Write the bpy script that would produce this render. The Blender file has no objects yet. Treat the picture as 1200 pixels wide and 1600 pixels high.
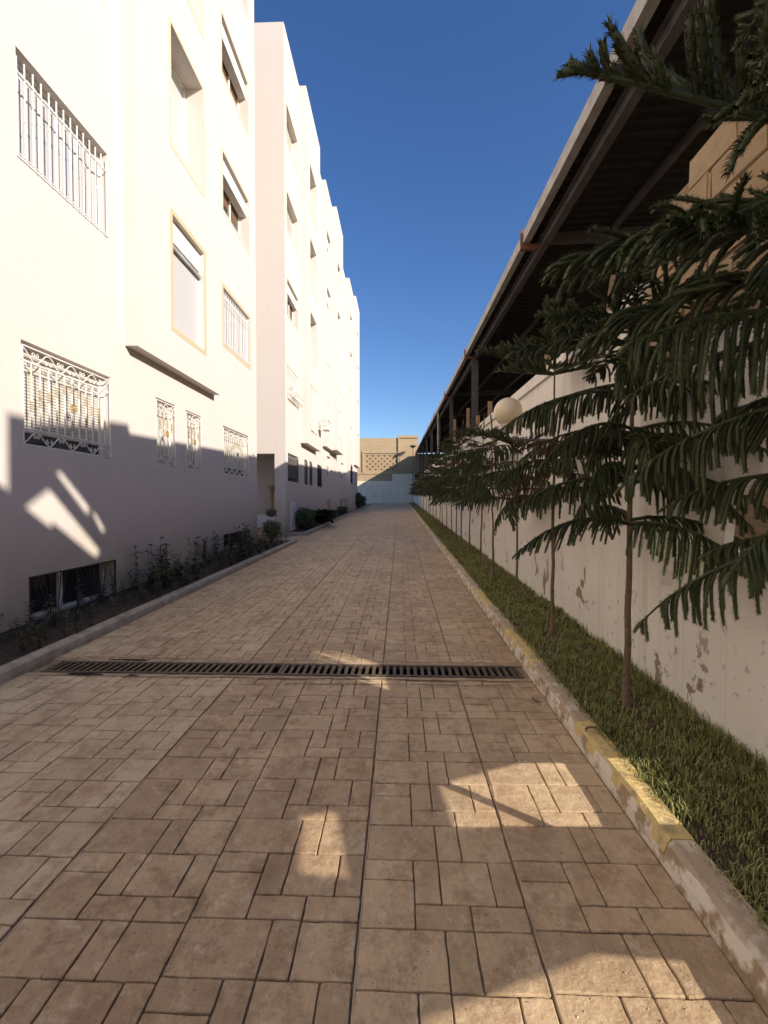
import bpy, bmesh, math, random
import numpy as np
from mathutils import Vector, Matrix
from mathutils.geometry import tessellate_polygon
SC = bpy.context.scene
COL = SC.collection
R = math.radians
random.seed(7)
rng = np.random.default_rng(7)

# ------------------------------------------------------------------ camera
cd = bpy.data.cameras.new('camera'); cam = bpy.data.objects.new('camera', cd); COL.objects.link(cam)
cd.sensor_fit = 'VERTICAL'; cd.sensor_height = 36.0; cd.lens = 705 / 1600 * 36
cd.clip_start = 0.05; cd.clip_end = 2000
cam.location = (0, 0, 1.5)
cam.rotation_euler = (R(90) - math.atan(16 / 705), 0, math.atan(24 / 705))
SC.camera = cam

# ------------------------------------------------------------------ light
SX, SY, SZ = 1.0, -0.68, 0.56           # direction towards the sun
EL = math.atan(SZ / math.hypot(SX, SY)); AZ = math.atan2(SX, SY)
w = bpy.data.worlds.new('World'); SC.world = w; w.use_nodes = True
nt = w.node_tree; nt.nodes.clear()
sky = nt.nodes.new('ShaderNodeTexSky'); sky.sky_type = 'NISHITA'; sky.sun_disc = False
sky.sun_elevation = EL; sky.sun_rotation = AZ; sky.altitude = 200
sky.air_density = 1.0; sky.dust_density = 0.8; sky.ozone_density = 3.0
bg = nt.nodes.new('ShaderNodeBackground'); bg.inputs['Strength'].default_value = 0.066
wo = nt.nodes.new('ShaderNodeOutputWorld')
hs = nt.nodes.new('ShaderNodeHueSaturation'); hs.inputs['Saturation'].default_value = 1.20; hs.inputs['Hue'].default_value = .510
nt.links.new(sky.outputs[0], hs.inputs['Color']); nt.links.new(hs.outputs[0], bg.inputs[0]); nt.links.new(bg.outputs[0], wo.inputs[0])
sl = bpy.data.lights.new('sun', 'SUN'); sl.energy = 2.8; sl.angle = R(0.6); sl.color = (1.0, 0.90, 0.78)
so = bpy.data.objects.new('sun', sl); COL.objects.link(so)
so.rotation_euler = Vector((SX, SY, SZ)).to_track_quat('Z', 'Y').to_euler(); so.location = (30, -20, 40)
SC.view_settings.view_transform = 'Standard'; SC.view_settings.look = 'None'
SC.view_settings.gamma = 1.0; SC.view_settings.use_curve_mapping = False
SC.view_settings.exposure = 1.40
SC.render.engine = 'CYCLES'
SC.cycles.max_bounces = 8; SC.cycles.diffuse_bounces = 6; SC.cycles.transparent_max_bounces = 8

SLOPE = 0.0186
def g(y): return SLOPE * y               # the drive rises gently away from the camera
TILT = math.atan(SLOPE)

# ------------------------------------------------------------------ materials
def mat(name, col, rough=0.8, metal=0.0, spec=0.3, col2=None, nscale=3.0, fine=None, bump=0.0, bscale=60.0,
        contrast=(0.35, 0.65), coords='Object', trans=0.0):
    m = bpy.data.materials.new(name); m.use_nodes = True
    n = m.node_tree.nodes; l = m.node_tree.links; b = n['Principled BSDF']
    b.inputs['Roughness'].default_value = rough; b.inputs['Metallic'].default_value = metal
    b.inputs['Specular IOR Level'].default_value = spec
    b.inputs['Base Color'].default_value = (*col, 1)
    m['b'] = 1
    if col2 or bump:
        if coords == 'World':
            g_ = n.new('ShaderNodeNewGeometry'); vec = g_.outputs['Position']
        else:
            tc = n.new('ShaderNodeTexCoord'); vec = tc.outputs['Object']
    if col2:
        no = n.new('ShaderNodeTexNoise'); no.inputs['Scale'].default_value = nscale; no.inputs['Detail'].default_value = 8
        no.inputs['Roughness'].default_value = 0.62
        l.new(vec, no.inputs['Vector'])
        mr = n.new('ShaderNodeMapRange'); mr.inputs[1].default_value = contrast[0]; mr.inputs[2].default_value = contrast[1]
        l.new(no.outputs[0], mr.inputs[0])
        mx = n.new('ShaderNodeMix'); mx.data_type = 'RGBA'
        mx.inputs[6].default_value = (*col, 1); mx.inputs[7].default_value = (*col2, 1)
        l.new(mr.outputs[0], mx.inputs[0]); l.new(mx.outputs[2], b.inputs['Base Color'])
    if bump:
        nb = n.new('ShaderNodeTexNoise'); nb.inputs['Scale'].default_value = bscale; nb.inputs['Detail'].default_value = 6
        l.new(vec, nb.inputs['Vector'])
        bp = n.new('ShaderNodeBump'); bp.inputs['Strength'].default_value = bump; bp.inputs['Distance'].default_value = 0.01
        l.new(nb.outputs[0], bp.inputs['Height']); l.new(bp.outputs[0], b.inputs['Normal'])
    return m

def nn(m, t, **kw):
    x = m.node_tree.nodes.new(t)
    for k, v in kw.items():
        if k.startswith('i_'): x.inputs[int(k[2:])].default_value = v
        else: setattr(x, k, v)
    return x
def L(m, a, b): m.node_tree.links.new(a, b)
def mixc(m, fac, a, b_, blend='MIX'):
    x = nn(m, 'ShaderNodeMix', data_type='RGBA', blend_type=blend)
    for i, v in ((0, fac), (6, a), (7, b_)):
        if isinstance(v, (int, float)): x.inputs[i].default_value = v
        elif isinstance(v, tuple): x.inputs[i].default_value = (*v, 1)
        else: L(m, v, x.inputs[i])
    return x.outputs[2]
def noise(m, vec, scale, detail=6, rough=.6, lo=.35, hi=.65):
    x = nn(m, 'ShaderNodeTexNoise'); x.inputs['Scale'].default_value = scale; x.inputs['Detail'].default_value = detail
    x.inputs['Roughness'].default_value = rough
    L(m, vec, x.inputs['Vector'])
    r = nn(m, 'ShaderNodeMapRange', i_1=lo, i_2=hi); L(m, x.outputs[0], r.inputs[0]); return r.outputs[0]
def vscale(m, vec, s):
    x = nn(m, 'ShaderNodeVectorMath', operation='MULTIPLY'); L(m, vec, x.inputs[0]); x.inputs[1].default_value = s; return x.outputs[0]
def math_(m, op, a, b_=0.0, clamp=False):
    x = nn(m, 'ShaderNodeMath', operation=op, use_clamp=clamp)
    for i, v in ((0, a), (1, b_)):
        if isinstance(v, (int, float)): x.inputs[i].default_value = v
        else: L(m, v, x.inputs[i])
    return x.outputs[0]

# painted facade: off-white render, rain marks, earth splashed up along its foot
def facade_mat(name, base, dirt_h, dirt=(.36, .27, .18)):
    m = mat(name, base, rough=.85, spec=.2); b = m.node_tree.nodes['Principled BSDF']
    pos = nn(m, 'ShaderNodeNewGeometry').outputs['Position']
    sep = nn(m, 'ShaderNodeSeparateXYZ'); L(m, pos, sep.inputs[0])
    blot = noise(m, pos, .7, 5, .6, .3, .8)
    c = mixc(m, math_(m, 'MULTIPLY', blot, .22), base, tuple(x * .82 for x in base))
    streak = noise(m, vscale(m, pos, (9, 9, .35)), 1.0, 4, .6, .52, .85)
    c = mixc(m, math_(m, 'MULTIPLY', streak, .15), c, (.42, .37, .31))
    hgt = math_(m, 'SUBTRACT', sep.outputs[2], math_(m, 'MULTIPLY', sep.outputs[1], SLOPE))
    low = nn(m, 'ShaderNodeMapRange', i_1=dirt_h, i_2=0.0); L(m, hgt, low.inputs[0])
    d = math_(m, 'MULTIPLY', math_(m, 'POWER', low.outputs[0], 1.3), math_(m, 'ADD', noise(m, pos, 3.5, 6, .65, .25, .75), .35), True)
    c = mixc(m, math_(m, 'MULTIPLY', d, .85), c, dirt)
    speck = noise(m, pos, 14, 3, .5, .74, .80)
    c = mixc(m, math_(m, 'MULTIPLY', speck, .25), c, (.35, .30, .26))
    L(m, c, b.inputs['Base Color'])
    bp = nn(m, 'ShaderNodeBump'); bp.inputs['Strength'].default_value = .4; bp.inputs['Distance'].default_value = .01
    L(m, noise(m, pos, 45, 6, .6, 0, 1), bp.inputs['Height']); L(m, bp.outputs[0], b.inputs['Normal'])
    return m
M_white = facade_mat('white_render', (.61, .552, .508), 1.5)

# boundary wall: old limewash, drips, peeled plaster low down
def bwall_mat():
    m = mat('limewash', (.70, .63, .52), rough=.9, spec=.15); b = m.node_tree.nodes['Principled BSDF']
    pos = nn(m, 'ShaderNodeNewGeometry').outputs['Position']
    sep = nn(m, 'ShaderNodeSeparateXYZ'); L(m, pos, sep.inputs[0])
    hgt = math_(m, 'SUBTRACT', sep.outputs[2], math_(m, 'MULTIPLY', sep.outputs[1], SLOPE))
    c = mixc(m, noise(m, pos, 1.1, 6, .6, .3, .75), (.86, .81, .73), (.78, .72, .63))
    st = math_(m, 'MULTIPLY', noise(m, vscale(m, pos, (11, 11, .22)), 1.0, 5, .7, .50, .72), noise(m, pos, .9, 3, .5, .38, .62))
    up = nn(m, 'ShaderNodeMapRange', i_1=.4, i_2=2.0, i_3=.25, i_4=.75); L(m, hgt, up.inputs[0])
    c = mixc(m, math_(m, 'MULTIPLY', st, up.outputs[0]), c, (.40, .30, .20))
    st2 = noise(m, vscale(m, pos, (50, 50, .3)), 1.0, 3, .6, .60, .72)
    c = mixc(m, math_(m, 'MULTIPLY', st2, .35), c, (.30, .22, .15))
    lowm = nn(m, 'ShaderNodeMapRange', i_1=1.05, i_2=.35); L(m, hgt, lowm.inputs[0])
    peel = noise(m, vscale(m, pos, (1, 1.5, 1)), 2.2, 7, .62, .612, .625)
    pm = math_(m, 'MULTIPLY', peel, lowm.outputs[0], True)
    pm = math_(m, 'MULTIPLY', pm, 1.0)
    c = mixc(m, pm, c, (.33, .26, .19))
    mould = math_(m, 'MULTIPLY', noise(m, pos, 13, 7, .7, .60, .68), lowm.outputs[0], True)
    c = mixc(m, math_(m, 'MULTIPLY', mould, .8), c, (.14, .12, .09))
    L(m, c, b.inputs['Base Color'])
    bp = nn(m, 'ShaderNodeBump'); bp.inputs['Strength'].default_value = .5; bp.inputs['Distance'].default_value = .01
    h = math_(m, 'SUBTRACT', noise(m, pos, 25, 7, .65, 0, 1), math_(m, 'MULTIPLY', pm, 1.2))
    L(m, h, bp.inputs['Height']); L(m, bp.outputs[0], b.inputs['Normal'])
    return m
M_bwall = bwall_mat()

# stamped concrete paving
def paving_mat(name, light, mid, dark):
    m = mat(name, mid, rough=.62, spec=.35); b = m.node_tree.nodes['Principled BSDF']
    pos = nn(m, 'ShaderNodeNewGeometry').outputs['Position']
    oi = nn(m, 'ShaderNodeObjectInfo'); at = nn(m, 'ShaderNodeAttribute'); at.attribute_name = 'rnd'
    rnd = math_(m, 'FRACT', math_(m, 'ADD', oi.outputs['Random'], at.outputs['Fac']))
    big = noise(m, vscale(m, pos, (1, .45, 1)), 1.3, 5, .6, .30, .72)
    c = mixc(m, big, light, mid)
    blot = noise(m, pos, 9, 10, .78, .48, .62)
    c = mixc(m, math_(m, 'MULTIPLY', blot, .55), c, dark)
    stain = noise(m, vscale(m, pos, (1, .6, 1)), 2.6, 9, .78, .49, .62)
    c = mixc(m, math_(m, 'MULTIPLY', stain, .65), c, (.30, .185, .11))
    c = mixc(m, math_(m, 'MULTIPLY', math_(m, 'POWER', rnd, 2.0), .55), c, tuple(x * .72 for x in mid))
    pale = noise(m, pos, 13, 9, .78, .52, .66)
    c = mixc(m, math_(m, 'MULTIPLY', pale, .5), c, (.66, .54, .38))
    pits = noise(m, pos, 95, 4, .6, .66, .72)
    c = mixc(m, math_(m, 'MULTIPLY', pits, .6), c, (.07, .045, .03))
    L(m, c, b.inputs['Base Color'])
    rr = nn(m, 'ShaderNodeMapRange', i_3=.55, i_4=.85); L(m, blot, rr.inputs[0]); L(m, rr.outputs[0], b.inputs['Roughness'])
    bp = nn(m, 'ShaderNodeBump'); bp.inputs['Strength'].default_value = .9; bp.inputs['Distance'].default_value = .008
    h = math_(m, 'ADD', noise(m, pos, 38, 8, .65, 0, 1), math_(m, 'MULTIPLY', noise(m, pos, 7, 4, .5, 0, 1), 1.5))
    h = math_(m, 'SUBTRACT', h, math_(m, 'MULTIPLY', pits, .4))
    L(m, h, bp.inputs['Height']); L(m, bp.outputs[0], b.inputs['Normal'])
    return m
M_tile = paving_mat('stamped_concrete', (.62, .465, .285), (.43, .305, .18), (.19, .115, .062))
M_tile_pale = paving_mat('stamped_concrete_worn', (.64, .50, .325), (.50, .375, .235), (.27, .18, .105))
M_tile_dark = paving_mat('stamped_concrete_brown', (.54, .40, .245), (.37, .25, .145), (.16, .095, .052))
M_grout = mat('joint_earth', (.20, .135, .08), col2=(.34, .25, .16), nscale=9, bump=.6, bscale=40, coords='World')
M_mortar = mat('mortar_strip', (.42, .315, .21), col2=(.27, .185, .115), nscale=6, bump=.7, bscale=30, contrast=(.4, .7), coords='World')
M_curb = mat('curb_bare', (.40, .31, .22), col2=(.58, .50, .39), nscale=8, bump=.9, bscale=30, contrast=(.52, .62), coords='World')
M_curb_f = mat('curb_front', (.66, .60, .50), col2=(.33, .24, .15), nscale=9, bump=.8, bscale=35, contrast=(.48, .58), coords='World')
M_curb_y = mat('curb_yellow', (.58, .44, .19), col2=(.38, .29, .17), nscale=10, bump=1.0, bscale=28, contrast=(.50, .66), coords='World')
M_curb_l = mat('curb_left', (.44, .38, .30), col2=(.28, .22, .16), nscale=8, bump=.6, bscale=30, coords='World')
M_bare = mat('bare_plaster', (.36, .28, .20), rough=.95, col2=(.27, .20, .14), nscale=14, bump=.8, bscale=40, coords='World')
M_soil = mat('soil', (.075, .052, .034), col2=(.03, .022, .015), nscale=12, bump=1, bscale=30, coords='World')
M_ground = mat('earth', (.22, .17, .12), col2=(.14, .105, .07), nscale=.6, coords='World')
M_iron = mat('cast_iron', (.16, .125, .09), rough=.6, metal=.4, col2=(.09, .06, .04), nscale=25, coords='World')
M_dark = mat('dark_void', (.012, .010, .009), rough=1)
M_wmetal = mat('white_metal', (.74, .71, .66), rough=.45)
M_bmetal = mat('black_metal', (.03, .028, .027), rough=.5)
M_gold = mat('gold_paint', (.42, .29, .11), rough=.5, metal=.2)
M_shut = mat('shutter_slats', (.58, .55, .50), rough=.55)
M_shutg = mat('aluminium_shutter', (.43, .42, .42), rough=.4)
M_pane = mat('frosted_pane', (.50, .48, .46), rough=.35, spec=.5)
M_glass = mat('dark_glass', (.03, .035, .04), rough=.08, spec=.6)
M_beige = mat('beige_band', (.56, .49, .36), rough=.85)
M_yell = mat('yellow_band', (.50, .42, .26), rough=.85)
M_white2 = mat('white_paint', (.68, .65, .61), rough=.7)
M_alu = mat('white_frame', (.72, .70, .66), rough=.5)
M_brown = mat('brown_shade', (.16, .09, .05), rough=.7)
M_roof = mat('roof_sheet', (.030, .025, .022), rough=.6, col2=(.018, .015, .013), nscale=3)
M_gut = mat('gutter_zinc', (.44, .43, .40), rough=.55, metal=.2, col2=(.30, .27, .23), nscale=4)
M_steel = mat('grey_steel', (.12, .108, .105), rough=.5, col2=(.07, .063, .06), nscale=5)
M_rust = mat('rusty_steel', (.20, .085, .045), rough=.8)
M_wood = mat('raw_timber', (.42, .29, .16), rough=.8, col2=(.32, .21, .11), nscale=6)
M_globe = mat('opal_globe', (.78, .66, .44), rough=.3, spec=.5)
M_trunk = mat('trunk_bark', (.13, .085, .055), rough=.9, col2=(.20, .14, .095), nscale=30, bump=.8, bscale=80)
def leaf_mat(name, a, b_, rough=.55):
    m = mat(name, a, rough=rough, spec=.35); b = m.node_tree.nodes['Principled BSDF']
    at = nn(m, 'ShaderNodeAttribute'); at.attribute_name = 'tone'
    oi = nn(m, 'ShaderNodeObjectInfo')
    c = mixc(m, at.outputs['Fac'], a, b_)
    c = mixc(m, math_(m, 'MULTIPLY', oi.outputs['Random'], .35), c, tuple(x * .6 for x in a))
    L(m, c, b.inputs['Base Color']); return m
M_needle = leaf_mat('pine_needles', (.040, .048, .018), (.135, .155, .055))
M_needle_dead = leaf_mat('dead_needles', (.085, .040, .022), (.16, .075, .045))
M_grass = leaf_mat('grass_blades', (.16, .17, .045), (.48, .46, .17), .6)
M_shrub = leaf_mat('shrub_leaves', (.035, .048, .020), (.11, .14, .05), .5)
M_weed = leaf_mat('weed_leaves', (.05, .045, .022), (.13, .12, .06), .6)

def stone_mat():
    m = mat('sandstone', (.44, .32, .19), rough=.9); b = m.node_tree.nodes['Principled BSDF']
    pos = nn(m, 'ShaderNodeNewGeometry').outputs['Position']; oi = nn(m, 'ShaderNodeObjectInfo')
    c = mixc(m, noise(m, pos, 5, 8, .7, .3, .7), (.48, .35, .21), (.34, .235, .135))
    c = mixc(m, math_(m, 'MULTIPLY', oi.outputs['Random'], .4), c, (.36, .26, .16))
    L(m, c, b.inputs['Base Color'])
    bp = nn(m, 'ShaderNodeBump'); bp.inputs['Strength'].default_value = .9; bp.inputs['Distance'].default_value = .015
    L(m, noise(m, pos, 28, 8, .7, 0, 1), bp.inputs['Height']); L(m, bp.outputs[0], b.inputs['Normal']); return m
M_stone = stone_mat()
def brick_mat(name, a, b_, mortar, sc):
    m = mat(name, a, rough=.95); b = m.node_tree.nodes['Principled BSDF']
    pos = nn(m, 'ShaderNodeNewGeometry').outputs['Position']
    sep = nn(m, 'ShaderNodeSeparateXYZ'); L(m, pos, sep.inputs[0])
    cb = nn(m, 'ShaderNodeCombineXYZ'); L(m, sep.outputs[0], cb.inputs[0]); L(m, sep.outputs[2], cb.inputs[1])
    br = nn(m, 'ShaderNodeTexBrick'); L(m, cb.outputs[0], br.inputs['Vector'])
    br.inputs['Color1'].default_value = (*a, 1); br.inputs['Color2'].default_value = (*b_, 1); br.inputs['Mortar'].default_value = (*mortar, 1)
    br.inputs['Scale'].default_value = 1; br.inputs['Brick Width'].default_value = .42; br.inputs['Row Height'].default_value = .21
    br.inputs['Mortar Size'].default_value = .018
    c = mixc(m, math_(m, 'MULTIPLY', noise(m, pos, .8, 7, .7, .3, .7), .5), br.outputs[0], tuple(x * .75 for x in a))
    L(m, c, b.inputs['Base Color']); return m
M_brick = brick_mat('far_masonry', (.50, .375, .23), (.42, .31, .19), (.33, .245, .16), 1)

# ------------------------------------------------------------------ mesh helpers
class MB:
    def __init__(s): s.v = []; s.f = []; s.m = []
    def quad(s, a, b, c, d, mi=0):
        k = len(s.v); s.v += [a, b, c, d]; s.f.append((k, k+1, k+2, k+3)); s.m.append(mi)
    def box(s, x0, x1, y0, y1, z0, z1, mi=0):
        k = len(s.v)
        s.v += [(x0,y0,z0),(x1,y0,z0),(x1,y1,z0),(x0,y1,z0),(x0,y0,z1),(x1,y0,z1),(x1,y1,z1),(x0,y1,z1)]
        for f in ((0,3,2,1),(4,5,6,7),(0,1,5,4),(1,2,6,5),(2,3,7,6),(3,0,4,7)):
            s.f.append(tuple(k+i for i in f)); s.m.append(mi)
    def boxs(s, x0, x1, y0, y1, h0, h1, mi=0):          # a box that follows the slope of the drive
        k = len(s.v); a = g(y0); b = g(y1)
        s.v += [(x0,y0,a+h0),(x1,y0,a+h0),(x1,y1,b+h0),(x0,y1,b+h0),(x0,y0,a+h1),(x1,y0,a+h1),(x1,y1,b+h1),(x0,y1,b+h1)]
        for f in ((0,3,2,1),(4,5,6,7),(0,1,5,4),(1,2,6,5),(2,3,7,6),(3,0,4,7)):
            s.f.append(tuple(k+i for i in f)); s.m.append(mi)
    def tube(s, pts, r, n=5, mi=0, cap=True):
        pts = [Vector(p) for p in pts]; k0 = len(s.v)
        up = Vector((0.13, 0.21, 1)).normalized()
        for i, p in enumerate(pts):
            t = (pts[min(i+1, len(pts)-1)] - pts[max(i-1, 0)]).normalized()
            a = t.cross(up)
            if a.length < .05: a = t.cross(Vector((1, 0, 0)))
            a.normalize(); b = t.cross(a)
            rr = r[i] if isinstance(r, (list, tuple)) else r
            for j in range(n):
                q = 2*math.pi*j/n; s.v.append(tuple(p + a*(rr*math.cos(q)) + b*(rr*math.sin(q))))
        for i in range(len(pts)-1):
            for j in range(n):
                s.f.append((k0+i*n+j, k0+i*n+(j+1) % n, k0+(i+1)*n+(j+1) % n, k0+(i+1)*n+j)); s.m.append(mi)
        if cap:
            s.f.append(tuple(k0+j for j in range(n))); s.m.append(mi)
            e = k0+(len(pts)-1)*n; s.f.append(tuple(e+n-1-j for j in range(n))); s.m.append(mi)
    def lathe(s, c, prof, n=24, mi=0):
        k0 = len(s.v); cx, cy, cz = c
        for (r, z) in prof:
            for j in range(n):
                q = 2*math.pi*j/n; s.v.append((cx+r*math.cos(q), cy+r*math.sin(q), cz+z))
        for i in range(len(prof)-1):
            for j in range(n):
                s.f.append((k0+i*n+j, k0+i*n+(j+1) % n, k0+(i+1)*n+(j+1) % n, k0+(i+1)*n+j)); s.m.append(mi)
    def mesh(s, name, mats, smooth=False):
        me = bpy.data.meshes.new(name); me.from_pydata(s.v, [], s.f)
        for mm in (mats if isinstance(mats, (list, tuple)) else [mats]): me.materials.append(mm)
        me.polygons.foreach_set('material_index', s.m)
        if smooth: me.polygons.foreach_set('use_smooth', [True]*len(me.polygons))
        me.update(); return me

def link(name, me, parent=None, loc=(0,0,0), rot=None):
    o = bpy.data.objects.new(name, me); COL.objects.link(o); o.location = loc
    if rot: o.rotation_euler = rot
    if parent: o.parent = parent
    return o
def tag(o, label=None, cat=None, group=None, kind=None):
    if label: o['label'] = label
    if cat: o['category'] = cat
    if group: o['group'] = group
    if kind: o['kind'] = kind
    return o
def empty(name, loc, label, cat, group=None):
    return tag(link(name, None, None, loc), label, cat, group)
CACHE = {}
def cached(key, fn):
    if key not in CACHE: CACHE[key] = fn()
    return CACHE[key]
def np_mesh(name, V, F, mats, tone=None, attr='tone', smooth=False):
    """V (n,3), F list of arrays of (k,3|4) indices"""
    me = bpy.data.meshes.new(name)
    loops = np.concatenate([f.ravel() for f in F]).astype(np.int32)
    sizes = np.concatenate([np.full(len(f), f.shape[1]) for f in F]).astype(np.int32)
    starts = np.concatenate([[0], np.cumsum(sizes)[:-1]]).astype(np.int32)
    me.vertices.add(len(V)); me.vertices.foreach_set('co', V.astype(np.float32).ravel())
    me.loops.add(len(loops)); me.loops.foreach_set('vertex_index', loops)
    me.polygons.add(len(sizes)); me.polygons.foreach_set('loop_start', starts); me.polygons.foreach_set('loop_total', sizes)
    me.materials.append(mats)
    if tone is not None:
        a = me.attributes.new(attr, 'FLOAT', 'POINT'); a.data.foreach_set('value', tone.astype(np.float32))
    me.update(calc_edges=True)
    if smooth: me.polygons.foreach_set('use_smooth', np.ones(len(sizes), bool))
    me.validate(); return me

# ------------------------------------------------------------------ ground, drive
GY0, GY1 = 3.662, 3.925                    # the drain across the drive
def sheet(name, x0, x1, y0, y1, h, m, kind='structure', parent=None, ny=1):
    b = MB()
    for i in range(ny):
        a = y0+(y1-y0)*i/ny; c = y0+(y1-y0)*(i+1)/ny
        b.quad((x0,a,g(a)+h),(x1,a,g(a)+h),(x1,c,g(c)+h),(x0,c,g(c)+h))
    o = link(name, b.mesh(name, m), parent)
    if not parent: tag(o, kind=kind)
    return o
sheet('ground', -300, 300, -60, 900, -.42, M_ground)
b = MB()
b.boxs(-4.15, 1.95, -4, GY0-.012, -.40, -.012); b.boxs(-4.15, 1.95, GY1+.012, 70, -.40, -.012)
b.boxs(-4.15, -3.03, GY0-.011, GY1+.011, -.40, -.012); b.boxs(1.02, 1.95, GY0-.011, GY1+.011, -.40, -.012)
drive = tag(link('driveway', b.mesh('driveway', M_grout)), kind='structure')

TH = .009
def tile_outline(w_, d_, seed, n=4):
    rs = random.Random(seed); pts = []
    jit = .0022
    cs = [(0,0),(w_,0),(w_,d_),(0,d_)]
    for i in range(4):
        a = cs[i]; c = cs[(i+1) % 4]
        for k in range(n):
            t = k/n
            if k == 0:                      # a worn corner
                p = cs[i-1]
                ex = .0035; la = math.dist(a, p); lc = math.dist(a, c)
                pts.append((a[0]+(p[0]-a[0])*ex/la, a[1]+(p[1]-a[1])*ex/la))
                pts.append((a[0]+(c[0]-a[0])*ex/lc, a[1]+(c[1]-a[1])*ex/lc)); continue
            j = rs.uniform(-jit, jit)
            x = a[0]+(c[0]-a[0])*t; y = a[1]+(c[1]-a[1])*t
            if a[1] == c[1]: y += j
            else: x += j
            pts.append((x, y))
    return pts
def tile_geo(b, x, y, w_, d_, z, seed, n=4, slope=False, tilt=0):
    o = tile_outline(w_, d_, seed, n); N = len(o); k = len(b.v); cx, cy = w_/2, d_/2
    bev = .0028
    for (h, ins) in ((-TH, 0), (-.004, .0004), (-.001, bev*.5), (0, bev*1.3)):
        for (px, py) in o:
            dx, dy = cx-px, cy-py
            ix = px + math.copysign(min(ins, abs(dx)), dx); iy = py + math.copysign(min(ins, abs(dy)), dy)
            zz = h + z + tilt*(px-cx) + (g(y+iy) if slope else 0)
            b.v.append((x+ix, y+iy, zz))
    for r_ in range(3):
        for i in range(N):
            b.f.append((k+r_*N+i, k+r_*N+(i+1) % N, k+(r_+1)*N+(i+1) % N, k+(r_+1)*N+i)); b.m.append(0)
    b.f.append(tuple(k+3*N+i for i in range(N))); b.m.append(0)
U = .1; D = .0978
R1 = [(0,0,3,2),(3,0,1,2),(4,0,2,2)]
R2 = [(0,2,2,1),(0,0,2,2),(2,1,1,2),(3,1,2,2),(5,1,1,2),(2,0,2,1),(4,0,2,1)]
allt = []
XJ = -.142
for k in range(-6, 2):
    off = {1: .012, 0: 0, -1: .02, -2: .0, -3: -.03, -4: -.17, -5: -.12, -6: -.05}[k]
    y = 2.012 - 5*D*3 + off
    x0 = XJ + .6*k
    while y < 68:
        for (bx, by, bw, bd) in [(a, b_+0, c, d) for a, b_, c, d in R2] + [(a, b_+3, c, d) for a, b_, c, d in R1]:
            yy = y + by*D; q = yy + bd*D
            if q < .9 or (yy < GY1+.075 and q > GY0-.06): 
                if q < .9 or yy >= GY1+.075 or q <= GY0-.06: continue
                # cut the tiles next to the drain
                if yy < GY0-.06-.03: allt.append((x0+bx*U, yy, bw*U, GY0-.06-yy, k)); 
                elif q > GY1+.075+.03: allt.append((x0+bx*U, GY1+.075, bw*U, q-GY1-.075, k))
                continue
            if k == -6 and yy < 13.8: continue
            allt.append((x0+bx*U, yy, bw*U, bd*D, k))
        y += 5*D
gap = .0025
def in_view(t):
    x, y = t[0]+t[2]/2, t[1]+t[3]/2
    if y < 1.15: return False
    u = 600+705*(x+y*.034)/(y-x*.034); v = 784+705*(1.5-g(y))/y
    return -20 < u < 1220 and v < 1640
def size(t):
    y = t[1]+t[3]/2
    return t[2]*t[3]/(y**3)
vis = sorted([t for t in allt if in_view(t)], key=size, reverse=True)[:300]
vs = set((t[0], t[1]) for t in vis)
for i, t in enumerate(vis):
    x, y, w_, d_, k = t
    kx = .0045 if k in (-2, 0, 1) and abs(x-(XJ+.6*k)) < .01 else 0
    x += kx; w_ -= kx
    key = ('tile', round(w_, 3), round(d_, 3), i % 5, k <= -3, k < 0)
    def mk(w_=w_, d_=d_, i=i, k=k):
        b = MB(); tile_geo(b, 0, 0, w_-2*gap, d_-2*gap, 0, i*13 % 97)
        return b.mesh('paving_tile', M_tile_pale if k <= -3 else (M_tile_dark if k < 0 and y < 3.5 else M_tile))
    me = cached(key, mk)
    o = link('paving_tile', me, drive, (x+gap, y+gap, g(y+gap)+random.uniform(-.0015, .0012)), (TILT+random.uniform(-.006, .006), random.uniform(-.005, .005), 0))
b = MB(); rnds = []
for i, t in enumerate(allt):
    if (t[0], t[1]) in vs: continue
    x, y, w_, d_, k = t; n0 = len(b.v)
    gp = gap if y < 3.6 else .0019
    if k in (-2, 0, 1) and abs(x-(XJ+.6*k)) < .01: x += .006; w_ -= .006
    if y < 22: tile_geo(b, x+gp, y+gp, w_-2*gp, d_-2*gp, random.uniform(-.001, .001), i % 997, 2 if y > 6 else 4, True)
    else: b.boxs(x+gp, x+w_-gp, y+gp, y+d_-gp, -TH, 0)
    if k < 0 and y < 3.6: 
        for q in range(len(b.m)-1, -1, -1):
            if q < 0 or b.f[q][0] < n0: break
            b.m[q] = 1 if k <= -3 else 2
    rnds += [random.random()]*(len(b.v)-n0)
me = b.mesh('paving_field', [M_tile, M_tile_pale, M_tile_dark])
a = me.attributes.new('rnd', 'FLOAT', 'POINT'); a.data.foreach_set('value', rnds)
tag(link('paving_tile', me, drive), kind='stuff')
# dragged mortar ridges along the mat joints
b = MB()
for k in (-4, -2, 0, 1):
    xj = XJ + .6*k
    pts = [(xj + math.sin(y*3+k)*.004 + random.uniform(-.002, .002), y, g(y)-.0035) for y in np.arange(1.1, 3.5, .05)]
    b.tube([(p[0]+.012, p[1], p[2]) for p in pts], [random.uniform(.0035, .0062) for _ in pts], 5)
    pts = [(xj + .010 + random.uniform(-.002, .002), y, g(y)-.004) for y in np.arange(4.1, 16, .08)]
    b.tube(pts, [random.uniform(.003, .0055) for _ in pts], 4)
tag(link('mortar_ridge', b.mesh('mortar_ridge', M_mortar, True), drive), kind='stuff')
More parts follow.
